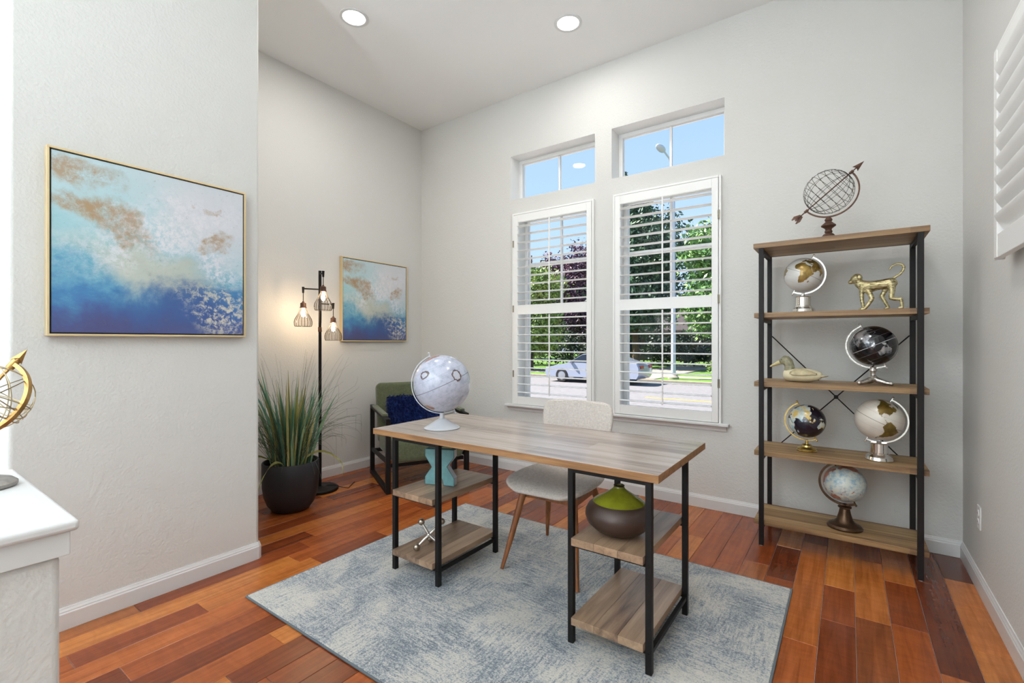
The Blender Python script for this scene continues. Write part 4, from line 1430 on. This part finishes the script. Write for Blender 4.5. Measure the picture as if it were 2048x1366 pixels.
# ================================================================== SIDE CHAIR (at the desk)
ck = thing('side_chair', 'beige upholstered shell chair with walnut legs tucked behind the desk', 'chair', (-1.314, 2.314, 0), R_(3))
def shell():
    """one continuous seat and back shell, local -y is the front"""
    prof = []   # (y, z, halfwidth, edge lift, y-curve)
    data = [(-0.255, 0.438, 0.130, 0.000), (-0.250, 0.452, 0.195, 0.000), (-0.215, 0.465, 0.232, 0.004), (-0.130, 0.462, 0.248, 0.012), (-0.030, 0.455, 0.250, 0.020), (0.070, 0.452, 0.240, 0.026),
            (0.145, 0.458, 0.212, 0.030), (0.190, 0.480, 0.182, 0.030), (0.212, 0.520, 0.168, 0.028), (0.225, 0.575, 0.182, 0.030), (0.236, 0.640, 0.210, 0.034), (0.248, 0.720, 0.230, 0.038), (0.260, 0.800, 0.234, 0.036),
            (0.268, 0.850, 0.226, 0.032), (0.272, 0.874, 0.200, 0.028), (0.274, 0.884, 0.140, 0.024)]
    n = 13
    rows = []
    for i, (y, z, hw, lift) in enumerate(data):
        # normal of the profile curve
        a = data[max(0, i - 1)]
        b = data[min(len(data) - 1, i + 1)]
        t = Vector((0, b[0] - a[0], b[1] - a[1])).normalized()
        nrm = Vector((0, -t.z, t.y))
        row = []
        for k in range(n):
            s = -1 + 2 * k / (n - 1)
            row.append(Vector((hw * s, y, z)) + nrm * (lift * s * s))
        rows.append(row)
    m = MB()
    vs = [p for r in rows for p in r]
    fs = [(i * n + k, i * n + k + 1, (i + 1) * n + k + 1, (i + 1) * n + k) for i in range(len(rows) - 1) for k in range(n - 1)]
    m.add(vs, fs)
    o = m.build('seat_shell', M['linen'], ck, smooth=180)
    md = o.modifiers.new('thick', 'SOLIDIFY')
    md.thickness = 0.030
    md.offset = -1
    sb = o.modifiers.new('sub', 'SUBSURF')
    sb.levels = 2
    sb.render_levels = 2
    return o
shell()
for sxx in (-1, 1):
    for (ty, by, tx, bx_) in ((-0.150, -0.262, 0.150, 0.222), (0.120, 0.266, 0.140, 0.228)):
        z0 = RUGZ + 0.0045
        MB().tube([(sxx * bx_, by, z0), (sxx * (bx_ * 0.6 + tx * 0.4), by * 0.6 + ty * 0.4, 0.17), (sxx * tx, ty, 0.425)], [0.0095, 0.0155, 0.020], 14).build('leg', M['walnut'], ck, smooth=60)
    MB().bar((sxx * 0.150, -0.150, 0.398), (sxx * 0.140, 0.120, 0.398), 0.022, 0.032).build('seat_rail', M['walnut'], ck, bevel=0.004)
MB().bar((-0.150, -0.135, 0.398), (0.150, -0.135, 0.398), 0.022, 0.030).build('seat_rail', M['walnut'], ck, bevel=0.004)
MB().bar((-0.140, 0.110, 0.398), (0.140, 0.110, 0.398), 0.022, 0.030).build('seat_rail', M['walnut'], ck, bevel=0.004)

# ================================================================== ARMCHAIR
ac = thing('armchair', 'olive green armchair with a black steel sled frame in the room corner', 'armchair', (-3.20, 3.006, 0), R_(62))
W2, D2 = 0.34, 0.35
for s in (-1, 1):
    x = s * W2
    for y, z1 in ((-D2, 0.585), (D2, 0.615)):
        MB().box((x - 0.019, y - 0.019, 0.0), (x + 0.019, y + 0.019, z1)).build('leg', M['black'], ac, bevel=0.002)
    MB().box((x - 0.019, -D2 + 0.019, 0.0), (x + 0.019, D2 - 0.019, 0.030)).build('floor_runner', M['black'], ac, bevel=0.002)
    MB().bar((x, -D2 - 0.019, 0.598), (x, D2 + 0.019, 0.630), 0.038, 0.030).build('armrest', M['black'], ac, bevel=0.006)
    MB().bar((x, -D2 + 0.10, 0.625), (x, D2 - 0.12, 0.646), 0.046, 0.022).build('arm_pad', M['green_fabric'], ac, bevel=0.006, seg=3, smooth=40)
    MB().bar((x, -D2 + 0.018, 0.255), (x, D2 - 0.018, 0.225), 0.022, 0.032).build('side_rail', M['black'], ac, bevel=0.002)
MB().box((-W2 + 0.019, -D2 + 0.02, 0.205), (W2 - 0.019, -D2 + 0.05, 0.235)).build('front_rail', M['black'], ac, bevel=0.002)
MB().box((-W2 + 0.019, D2 - 0.05, 0.205), (W2 - 0.019, D2 - 0.02, 0.235)).build('rear_rail', M['black'], ac, bevel=0.002)
MB().box((-0.305, -0.385, 0.238), (0.305, 0.230, 0.440)).build('seat_cushion', M['green_fabric'], ac, bevel=0.045, seg=5, smooth=60)
bk = MB().box((-0.305, -0.055, 0.0), (0.305, 0.075, 0.56)).build('backrest', M['green_fabric'], ac, bevel=0.045, seg=5, smooth=60, loc=(0, 0.235, 0.300), rot=(R_(-14), 0, 0))

# shaggy pillow
pw = thing('throw_pillow', 'navy blue shaggy throw pillow leaning on the olive armchair', 'pillow', (-3.20 - 0.883 * 0.060, 3.006 + 0.469 * 0.060, 0.446), R_(62))
def pil(u, v):
    """pillow surface: u,v in -1..1"""
    e = (max(0, 1 - abs(u) ** 3.0) * max(0, 1 - abs(v) ** 3.0)) ** 0.5
    return e
TL = Matrix.Rotation(R_(-20), 4, 'X')
PWW, PWH, PWT = 0.245, 0.145, 0.070
pm = MB()
n = 16
for side in (-1, 1):
    vs = []
    for j in range(n + 1):
        for i in range(n + 1):
            u, v = -1 + 2 * i / n, -1 + 2 * j / n
            vs.append(TL @ Vector((u * PWW, side * PWT * pil(u, v), PWH + 0.012 + v * PWH)))
    fs = [(j * (n + 1) + i, j * (n + 1) + i + 1, (j + 1) * (n + 1) + i + 1, (j + 1) * (n + 1) + i) for j in range(n) for i in range(n)]
    pm.add(vs, fs)
pm.build('pillow_cover', M['navy_base'], pw, smooth=180)
sh = MB()
rs = random.Random(5)
for _ in range(5000):
    u, v = rs.uniform(-1, 1), rs.uniform(-1, 1)
    side = -1 if rs.random() < 0.8 else 1
    p = Vector((u * PWW, side * PWT * pil(u, v), PWH + 0.012 + v * PWH))
    nrm = Vector((u * 0.5, side * 1.0, v * 0.5 - 0.25)).normalized()
    d = (nrm + Vector((rs.uniform(-.8, .8), rs.uniform(-.5, .5), rs.uniform(-.9, .5)))).normalized()
    L = rs.uniform(0.026, 0.050)
    s = d.cross(Vector((rs.uniform(-1, 1), rs.uniform(-1, 1), rs.uniform(-1, 1)))).normalized() * 0.0030
    q = p + d * L + Vector((0, 0, -0.006))
    if (TL @ q).z < 0.004:
        continue
    sh.add([TL @ (p - s), TL @ (p + s), TL @ (p + d * L * 0.55 + s), TL @ q, TL @ (p + d * L * 0.55 - s)], [(0, 1, 2, 3, 4)])
so = sh.build('shag', M['navy'], pw, fix=False)
so['kind'] = 'stuff'

# ================================================================== FLOOR LAMP
LXY = (-3.592, 2.278)
fl = thing('floor_lamp', 'black floor lamp with three hanging ribbed glass shades, all lit', 'floor lamp', (*LXY, 0))
MB().lathe([(0, 0), (0.142, 0), (0.145, 0.004), (0.145, 0.020), (0.140, 0.024), (0.030, 0.026), (0.016, 0.034), (0, 0.034)], 48).build('lamp_base', M['black'], fl, smooth=35)
MB().tube([(0, 0, 0.03), (0, 0, 1.32)], 0.0125, 16).build('pole', M['black'], fl, smooth=60)
MB().tube([(0, 0, 1.32), (0, 0, 1.36)], 0.0165, 16).build('pole_collar', M['brown_bronze'], fl, smooth=60)
MB().tube([(0, 0, 1.36), (0, 0, 1.830)], 0.0125, 16).build('upper_pole', M['black'], fl, smooth=60)
cd = MB().tube([(0.0, 0.06, 0.026), (0.05, 0.10, 0.03), (0.10, 0.13, 0.012), (0.16, 0.16, 0.006), (0.05, 0.30, 0.006)], 0.003, 6).build('power_cord', M['black'], fl, smooth=60)
rt, tw = perp(*LXY)
SHP = [(0.021, 0.0), (0.022, -0.010), (0.026, -0.024), (0.036, -0.050), (0.052, -0.078), (0.064, -0.100), (0.069, -0.122), (0.068, -0.142), (0.063, -0.158)]
for (hx, ht_, arm_z, sock_z) in ((-rt * 0.128 + tw * 0.02, 1, 1.674, 1.560), (rt * 0.024 + tw * 0.120, 2, 1.800, 1.690), (rt * 0.105 - tw * 0.075, 3, 1.556, 1.446)):
    d = hx.normalized()
    ends = hx
    a = MB().tube([Vector((0, 0, arm_z)), ends + Vector((0, 0, arm_z))], 0.0062, 10).tube([ends + Vector((0, 0, arm_z + 0.014)), ends + Vector((0, 0, arm_z - 0.036))], [0.0105, 0.0075], 12).build('arm', M['black'], fl, smooth=50)
    MB().tube([ends + Vector((0, 0, arm_z - 0.030)), ends + Vector((0, 0, sock_z))], 0.0032, 8).build('hanging_wire', M['black'], fl, smooth=60)
    MB().lathe([(0, 0.010), (0.006, 0.010), (0.010, 0), (0.020, -0.004), (0.022, -0.008), (0.022, -0.034), (0.026, -0.038), (0.026, -0.044), (0, -0.044)], 24, ends + Vector((0, 0, sock_z))).build('bulb_socket', M['brown_bronze'], fl, smooth=35)
    so_ = ends + Vector((0, 0, sock_z - 0.038))
    shd = MB().lathe(SHP, 32, so_).build('lamp_shade', M['shade_glass'], fl, smooth=60, fix=False)
    rb = MB()
    for k in range(18):
        q = 2 * math.pi * k / 18
        rb.tube([so_ + Vector((r * math.cos(q) * 1.01, r * math.sin(q) * 1.01, z)) for r, z in SHP], 0.0013, 5, cap=False)
    rb.tube([so_ + Vector((0.063 * math.cos(q), 0.063 * math.sin(q), -0.158)) for q in [2 * math.pi * i / 28 for i in range(28)]], 0.0016, 6, closed=True)
    rb.build('shade_ribs', M['wire_dark'], shd, smooth=60)
    MB().lathe([(0, -0.044), (0.009, -0.046), (0.010, -0.056), (0.015, -0.078), (0.016, -0.094), (0.012, -0.112), (0, -0.120)], 18, ends + Vector((0, 0, sock_z))).build('light_bulb', M['bulb'], fl, smooth=180)

# ================================================================== POTTED GRASS
pg = thing('potted_grass', 'tall artificial ornamental grass in a round charcoal planter', 'potted plant', (-3.37, 1.900, 0))
MB().lathe([(0, 0), (0.110, 0), (0.128, 0.006), (0.160, 0.050), (0.182, 0.110), (0.192, 0.180), (0.195, 0.260), (0.195, 0.352), (0.191, 0.358), (0.183, 0.358), (0.180, 0.350), (0.180, 0.310), (0, 0.310)], 56).build('pot', M['pot'], pg, smooth=50)
MB().lathe([(0.179, 0.312), (0.10, 0.318), (0, 0.322)], 28).build('soil', M['soil'], pg, smooth=60)
def blade_mat(name, c0, c1, c2):
    t = NT(name)
    o = t.obj()
    s = t.sep(o)
    inf = t.t.nodes.new('ShaderNodeObjectInfo')
    f = t.math('ADD', t.math('MULTIPLY', t.noise(t.map(o, (20, 20, 3)), 1.0, 3), 0.7), t.math('MULTIPLY', inf.outputs['Random'], 0.35))
    t.set(Base_Color=t.ramp(f, [(0.3, c0), (0.55, c1), (0.8, c2)]), Roughness=0.5)
    return t.m
M['blade'] = blade_mat('grass_blade_green', srgb(56, 108, 92), srgb(104, 150, 120), srgb(166, 180, 124))
M['blade2'] = blade_mat('grass_blade_olive', srgb(112, 122, 62), srgb(166, 162, 96), srgb(208, 192, 128))
M['wisp'] = blade_mat('grass_wisp', srgb(64, 78, 62), srgb(112, 122, 100), srgb(160, 164, 140))
rg = random.Random(3)
def blade_pts(rng, L, lean, droop, az, r0):
    p = Vector((r0 * math.cos(az), r0 * math.sin(az), 0.315))
    d = Vector((math.cos(az) * math.sin(lean), math.sin(az) * math.sin(lean), math.cos(lean)))
    out = [p.copy()]
    n = 10
    for i in range(n):
        d = (d + Vector((math.cos(az), math.sin(az), 0)) * droop * 0.12 + Vector((0, 0, -1)) * droop * 0.16 * (i / n) * 2).normalized()
        p = p + d * (L / n)
        p.z = max(p.z, 0.04)
        rr = math.hypot(p.x, p.y)
        if p.z < 0.375 and rr < 0.21 and i > 3:
            p.z = 0.375
        out.append(p.copy())
    return out
def blade(m, pts, wd, twist):
    n = len(pts)
    L = []
    for i, p in enumerate(pts):
        t = i / (n - 1)
        d = (pts[min(n - 1, i + 1)] - pts[max(0, i - 1)]).normalized()
        s = d.cross(Vector((math.cos(twist + t), math.sin(twist + t), 0.1))).normalized()
        ww = wd * (0.65 + 0.6 * t) * (1 if t < 0.55 else max(0.04, (1 - t) / 0.45))
        nn = s.cross(d).normalized()
        L += [p - s * ww / 2, p + nn * ww * 0.16, p + s * ww / 2]
    fs = []
    for i in range(n - 1):
        for k in range(2):
            fs.append((i * 3 + k, i * 3 + k + 1, (i + 1) * 3 + k + 1, (i + 1) * 3 + k))
    m.add(L, fs)
WALLX = WX0 + 3.37 + 0.015
PARTY = PY1 - 1.90 + 0.02
def clampw(pts):
    for p in pts:
        p.x = max(p.x, WALLX)
        p.y = max(p.y, PARTY)
        rr = math.hypot(p.x, p.y)
        if rr > 0.50 and p.y > 0:
            p.x *= 0.50 / rr
            p.y *= 0.50 / rr
    return pts
for i in range(120):
    az = rg.uniform(0, 2 * math.pi)
    L = rg.uniform(0.34, 0.62) if i % 4 else rg.uniform(0.55, 0.78)
    pts = clampw(blade_pts(rg, L, rg.uniform(0.01, 0.27), rg.uniform(0.0, 0.25), az, rg.uniform(0.01, 0.14)))
    m = MB()
    blade(m, pts, rg.uniform(0.014, 0.030), rg.uniform(0, 6.28))
    m.build('leaf_blade', M['blade'] if rg.random() < 0.62 else M['blade2'], pg, smooth=180, fix=False)
# a few bent over blades
for az, L, ln, dr in ((-0.9, 0.55, 0.7, 1.9), (0.2, 0.60, 0.5, 1.7), (-2.2, 0.5, 0.6, 1.8), (-1.5, 0.62, 0.55, 1.9)):
    m = MB()
    blade(m, clampw(blade_pts(rg, L, ln, dr, az, 0.08)), 0.018, 1.2)
    m.build('leaf_blade', M['blade2'], pg, smooth=180, fix=False)
wm = MB()
for i in range(230):
    az = rg.uniform(0, 2 * math.pi)
    L = rg.uniform(0.45, 0.95)
    pts = clampw(blade_pts(rg, L, rg.uniform(0.03, 0.5), rg.choice([0.1, 0.3, 0.6, 1.0, 1.5]) * rg.uniform(0.5, 1.1), az, rg.uniform(0.01, 0.13)))
    wm.tube(pts, [0.0016 * (1 - 0.75 * k / 10) for k in range(11)], 4, cap=False)
wo_ = wm.build('grass_wisps', M['wisp'], pg, smooth=180, fix=False)
wo_['kind'] = 'stuff'


# ================================================================== PAINTINGS
def painting(label, loc, rz, S=0.796):
    r = thing('wall_painting', label, 'painting', loc, rz, 'matching abstract paintings')
    h = S / 2
    fw, dp = 0.009, 0.040
    for nm, a, b in (('frame_rail', (-h, -dp, -h), (h, 0, -h + fw)), ('frame_rail', (-h, -dp, h - fw), (h, 0, h)), ('frame_rail', (-h, -dp, -h + fw), (-h + fw, 0, h - fw)), ('frame_rail', (h - fw, -dp, -h + fw), (h, 0, h - fw))):
        MB().box(a, b).build(nm, M['frame_gold'], r, bevel=0.001)
    MB().box((-h + fw, -0.026, -h + fw), (h - fw, -0.004, h - fw)).build('shadow_liner', M['canvas_black'], r)
    MB().box((-h + fw + 0.006, -0.036, -h + fw + 0.006), (h - fw - 0.006, -0.026, h - fw - 0.006)).build('canvas', M['painting'], r)
    return r
painting('square abstract blue, white and gold painting in a gold frame on the partition wall', (PX, 0.872, 1.662), R_(90))
painting('square abstract blue, white and gold painting in a gold frame behind the floor lamp', (WX0, 3.058, 1.640), R_(90))

# ================================================================== OUTSIDE
GZ = -0.72
def asphalt(name, c0, c1, sc=30):
    t = NT(name)
    t.set(Base_Color=t.ramp(t.noise(t.obj(), sc, 6, 0.7), [(0.3, c0), (0.7, c1)]), Roughness=0.9)
    return t.m
M['road'] = asphalt('asphalt', srgb(104, 101, 103), srgb(128, 125, 127), 8)
M['concrete'] = asphalt('concrete', srgb(136, 126, 114), srgb(160, 150, 136), 4)
M['lawn'] = asphalt('lawn_grass', srgb(66, 104, 24), srgb(100, 134, 44), 6)
M['apron'] = asphalt('pale_bounce_ground', srgb(178, 174, 168), srgb(198, 194, 188), 3)  # unseen ground by the house, made pale to bounce sunlight indoors
M['yellow'] = basic('road_yellow', srgb(206, 150, 60), 0.8)
struct(MB().box((-60, 9.0, GZ - 0.3), (40, 22.2, GZ)).build('road', M['road']))
struct(MB().box((-60, 3.95, GZ - 0.3), (40, 9.0, GZ + 0.02)).build('ground', M['apron']))
struct(MB().box((-60, 22.2, GZ - 0.3), (40, 22.4, GZ + 0.14)).build('curb', M['concrete'], bevel=0.02))
lw = struct(MB().box((-60, 22.4, GZ - 0.3), (40, 23.8, GZ + 0.13)).build('verge', M['lawn']))
struct(MB().box((-60, 23.8, GZ - 0.3), (40, 25.2, GZ + 0.15)).build('sidewalk', M['concrete']))
struct(MB().box((-60, 25.2, GZ - 0.3), (40, 70, GZ + 0.12)).build('field', M['lawn']))
struct(MB().box((-10.5, 22.41, GZ), (-7.6, 36.0, GZ + 0.16)).build('path', M['concrete']))
struct(MB().box((-5.8, 16.1, GZ), (40, 16.26, GZ + 0.006)).build('road_marking', M['yellow']))

# street lamp
sl = thing('street_lamp', 'tall pale grey street lamp pole at the far curb outside', 'street lamp', (-6.95, 23.3, GZ + 0.12))
M['galv'] = basic('galvanised_steel', srgb(190, 194, 204), 0.5, 0.1)
MB().tube([(0, 0, 0), (0, 0, 10.3)], [0.115, 0.075], 18).build('pole', M['galv'], sl, smooth=60)
MB().lathe([(0, 0), (0.26, 0), (0.26, 0.10), (0.14, 0.22), (0, 0.22)], 20).build('pole_base', M['concrete'], sl, smooth=30)
MB().tube([(0, 0, 10.2), (0, -0.6, 10.55), (0, -1.5, 10.65)], 0.04, 10).build('mast_arm', M['galv'], sl, smooth=60)
MB().sphere((0, -1.9, 10.62), (0.17, 0.48, 0.13), 20, 12).build('lamp_head', M['galv'], sl, smooth=180)

# parked car (front to -x)
car = thing('parked_car', 'pale silver sedan parked at the far curb outside', 'car', (-9.85, 20.9, GZ), 0)
M['car_paint'] = basic('silver_car_paint', srgb(150, 155, 172), 0.25, 0.1, Coat_Weight=0.8)
M['car_glass'] = basic('car_glass', (0.015, 0.02, 0.03, 1), 0.06)
M['tyre'] = basic('tyre_rubber', (0.015, 0.015, 0.016, 1), 0.8)
M['rim'] = basic('alloy_rim', (0.5, 0.5, 0.52, 1), 0.3, 0.8)
M['tail'] = basic('tail_lamp_red', srgb(140, 20, 20), 0.3)
side = [(-2.42, .38), (-2.40, .60), (-2.25, .72), (-1.75, .84), (-1.15, .95), (-0.45, 1.36), (0.0, 1.44), (0.55, 1.44), (1.05, 1.34), (1.75, 1.06), (2.30, 1.00), (2.40, .80), (2.40, .45), (2.30, .28), (-2.30, .25)]
def car_loft(pts, taper):
    rings = []
    for yy, k in ((-0.90, 0.0), (-0.86, 0.5), (-0.70, 1.0), (0.70, 1.0), (0.86, 0.5), (0.90, 0.0)):
        ring = []
        for x, z in pts:
            up = max(0, (z - 0.95) / 0.5)
            ring.append((x * (1 - 0.012 * (1 - k)), yy * (1 - 0.20 * up), z - (1 - k) * 0.03 * (1 if z > 0.7 else -0.5)))
        rings.append(ring)
    return rings
MB().loft(car_loft(side, 0)).build('car_body', M['car_paint'], car, smooth=38)
for s in (-1, 1):
    for poly in ([(-1.02, .98), (-0.42, 1.33), (0.05, 1.385), (0.05, .98)], [(0.12, .98), (0.12, 1.385), (0.55, 1.38), (1.00, 1.29), (1.45, 1.07), (1.40, 1.0)]):
        m = MB()
        vs = []
        for off in (0.0, 0.012):
            for x, z in poly:
                up = max(0, (z - 0.95) / 0.5)
                vs.append((x, s * (0.885 * (1 - 0.20 * up) + 0.004 + off), z))
        n = len(poly)
        fs = [tuple(range(n)), tuple(range(n, 2 * n))] + [(i, (i + 1) % n, (i + 1) % n + n, i + n) for i in range(n)]
        m.add(vs, fs).build('side_window', M['car_glass'], car)
    MB().box((-0.10, s * 0.905 - 0.012, .82), (0.08, s * 0.905 + 0.012, .85)).build('door_handle', M['rim'], car, bevel=0.005)
    MB().sphere((-0.92, s * 0.97, 1.0), (0.10, 0.09, 0.075), 12, 8).build('wing_mirror', M['car_paint'], car, smooth=180)
    MB().box((2.30, s * 0.55 - 0.2, .74), (2.43, s * 0.55 + 0.2, .88)).build('tail_light', M['tail'], car, bevel=0.02)
    MB().box((-2.43, s * 0.60 - 0.18, .60), (-2.25, s * 0.60 + 0.18, .70)).build('head_light', M['rim'], car, bevel=0.02)
    for x in (-1.45, 1.40):
        wh = MB().lathe([(0.20, -0.11), (0.31, -0.11), (0.335, -0.07), (0.335, 0.07), (0.31, 0.11), (0.20, 0.11)], 28).build('tyre', M['tyre'], car, smooth=40, loc=(x, s * 0.82, 0.335), rot=(R_(90), 0, 0))
        MB().lathe([(0, -0.112), (0.08, -0.112), (0.20, -0.10), (0.21, -0.112), (0.21, 0.112), (0.20, 0.10), (0.08, 0.112), (0, 0.112)], 20).build('wheel_rim', M['rim'], wh, smooth=40)

# trees
def leaf_mat(name, a, b, c):
    t = NT(name)
    o = t.obj()
    f = t.math('ADD', t.math('MULTIPLY', t.noise(o, 1.2, 3), 0.5), t.math('MULTIPLY', t.noise(o, 9.0, 2), 0.5))
    t.set(Base_Color=t.ramp(f, [(0.35, a), (0.5, b), (0.65, c)]), Roughness=0.55)
    return t.m
M['leaf_green'] = leaf_mat('leaves_green', srgb(44, 84, 44), srgb(84, 128, 58), srgb(138, 166, 84))
M['leaf_dark'] = leaf_mat('leaves_dark', srgb(36, 62, 52), srgb(62, 92, 70), srgb(110, 134, 84))
M['leaf_light'] = leaf_mat('leaves_light', srgb(80, 116, 50), srgb(138, 160, 82), srgb(196, 194, 120))
M['leaf_plum'] = leaf_mat('leaves_plum', srgb(52, 34, 58), srgb(92, 60, 86), srgb(150, 110, 118))
M['bark'] = basic('bark', srgb(96, 78, 66), 0.9, bump=(14, 0.6, 0.05), var=(0.3, 4))
def tree(label, x, y, blobs, nleaf, mat, leaf=0.2, trunk=0.16, name='tree', seed=1, tilt=0.0, grp='trees and shrubs across the street', stem=True):
    r = thing(name, label, name, (x, y, GZ + 0.12), 0, grp)
    q = random.Random(seed)
    if stem:
        m = MB()
        topz = max(b[2] for b in blobs)
        m.tube([(0, 0, 0), (tilt * 0.4, 0, topz * 0.4), (tilt, 0, topz)], [trunk, trunk * 0.8, trunk * 0.3], 10)
        m.build('trunk', M['bark'], r, smooth=60)
        for i in range(7):
            b = blobs[i % len(blobs)]
            e = Vector((b[0] + q.uniform(-.6, .6) * b[3], b[1] + q.uniform(-.6, .6) * b[3], b[2] + q.uniform(-.5, .5) * b[4]))
            s0 = Vector((tilt * 0.4, 0, topz * q.uniform(0.25, 0.6)))
            MB().tube([s0, s0.lerp(e, 0.5) + Vector((0, 0, 0.3)), e], [trunk * 0.4, trunk * 0.28, trunk * 0.08], 7).build('branch', M['bark'], r, smooth=60)
    m = MB()
    vol = [b[3] ** 2 * b[4] for b in blobs]
    for b, vv in zip(blobs, vol):
        k = int(nleaf * vv / sum(vol))
        # leaf clusters
        ncl = max(6, k // 26)
        for _ in range(ncl):
            while True:
                d = Vector((q.gauss(0, 1), q.gauss(0, 1), q.gauss(0, 1))).normalized()
                rr = q.random() ** 0.45
                break
            c = Vector((b[0] + d.x * rr * b[3], b[1] + d.y * rr * b[3], b[2] + d.z * rr * b[4]))
            for _ in range(26):
                p = c + Vector((q.gauss(0, 1), q.gauss(0, 1), q.gauss(0, 0.8))) * (0.16 * b[3])
                if p.z < 0.05:
                    continue
                nrm = Vector((q.gauss(0, 1), q.gauss(0, 1), q.gauss(0.6, 0.8))).normalized()
                s = nrm.orthogonal().normalized()
                s.rotate(Matrix.Rotation(q.uniform(0, 6.28), 3, nrm))
                u = nrm.cross(s)
                L = leaf * q.uniform(0.6, 1.3)
                m.add([p - s * L, p + u * L * 0.45, p + s * L, p - u * L * 0.45], [(0, 1, 2, 3)])
    f = m.build('foliage', mat, r, fix=False)
    f['kind'] = 'stuff'
    return r
tree('loose light green tree across the street behind the parked car', -16.7, 25.6, [(0, 0, 2.5, 1.9, 1.7), (-1.2, 0, 4.4, 2.0, 1.9), (0.4, 0.3, 5.2, 1.6, 1.4), (-1.6, 0, 7.4, 1.0, 1.5)], 24000, M['leaf_light'], 0.13, 0.14, seed=2)
tree('purple leaved plum tree across the street', -19.5, 36.2, [(0, 0, 5.7, 3.2, 3.0), (1.3, 0, 8.5, 2.0, 1.8), (-1.7, 0, 7.6, 2.1, 1.9), (0.4, 0, 3.0, 2.8, 1.7)], 20000, M['leaf_plum'], 0.15, 0.18, seed=3)
tree('tall dark green tree with open branches behind the street lamp', -11.9, 31.5, [(0, 0, 5.0, 2.9, 2.4), (0.5, 0, 8.2, 2.5, 2.6), (-0.6, 0, 10.9, 1.7, 2.0), (-1.0, 0, 12.6, 0.8, 1.3)], 30000, M['leaf_dark'], 0.16, 0.26, seed=4, tilt=-0.6)
tree('broad bright green tree across the street beyond the grass verge', -5.6, 30.0, [(0, 0, 4.0, 2.5, 2.0), (1.6, 0, 6.1, 2.4, 2.0), (-0.8, 0, 7.0, 1.9, 1.9), (3.0, 0.5, 4.3, 2.2, 1.9)], 46000, M['leaf_green'], 0.16, 0.24, seed=5, tilt=0.5)
tree('small green tree beyond the plum tree', -29.0, 42.0, [(0, 0, 5.6, 2.6, 3.0), (0.8, 0, 8.6, 1.6, 1.8)], 3500, M['leaf_green'], 0.22, 0.2, seed=6)
tree('dark green spreading tree standing past the bright green one', 2.2, 40.0, [(0, 0, 5.5, 3.4, 3.2), (-1.4, 0, 7.5, 2.2, 2.2)], 6000, M['leaf_dark'], 0.22, 0.25, seed=8)
tree('rounded green tree at the street end of the block', 6.5, 33.0, [(0, 0, 5.0, 3.2, 3.0)], 3000, M['leaf_green'], 0.24, 0.25, seed=9)
tree('yellow green shrub on the lawn beside the street lamp', -5.0, 26.4, [(0, 0, 0.8, 1.0, 0.8), (0.9, 0.2, 1.1, 0.9, 0.9)], 2200, M['leaf_light'], 0.09, name='shrub', seed=10, stem=False)
M['leaf_deep'] = leaf_mat('leaves_shade_green', srgb(18, 30, 22), srgb(34, 50, 34), srgb(66, 84, 48))  # hedge shade is put into these very dark leaf greens
hb = [(-5.4, 0, 1.2, 2.2, 1.3), (-2.4, 0.2, 1.5, 2.2, 1.5), (0.6, 0, 1.3, 2.2, 1.4), (3.4, 0.2, 1.6, 2.2, 1.5), (6.0, 0, 1.2, 2.0, 1.3)]
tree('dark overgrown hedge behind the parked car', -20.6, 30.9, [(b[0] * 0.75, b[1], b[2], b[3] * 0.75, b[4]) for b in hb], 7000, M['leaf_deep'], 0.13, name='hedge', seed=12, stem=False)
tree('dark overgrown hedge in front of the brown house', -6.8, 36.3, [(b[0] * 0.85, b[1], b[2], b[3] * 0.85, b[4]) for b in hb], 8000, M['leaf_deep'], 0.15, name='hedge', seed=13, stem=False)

# house behind the trees
hs = thing('brown_house', 'low brown house with a dark roof in the shade of the trees across the street', 'house', (-9.5, 45.0, GZ + 0.12))
M['stucco'] = basic('shaded_brown_stucco', srgb(74, 56, 48), 0.9)  # brown darkened so the wall carries the shade of the trees
M['roofing'] = basic('dark_shingle', srgb(62, 54, 54), 0.9, bump=(6, 0.5, 0.05))
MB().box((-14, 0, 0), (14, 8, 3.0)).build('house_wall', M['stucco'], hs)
MB().prism([(-0.8, 2.9), (4, 5.4), (8.8, 2.9), (8.8, 2.7), (-0.8, 2.7)], -14.6, 14.6, 'yz').build('roof', M['roofing'], hs)
for x in (-8, -3.2, 2.4, 7):
    MB().box((x - 0.9, -0.06, 0.9), (x + 0.9, 0.0, 2.2)).build('window', M['car_glass'], hs)
MB().box((4.0, -0.07, 0), (5.0, 0.0, 2.1)).build('door', M['trim'], hs)
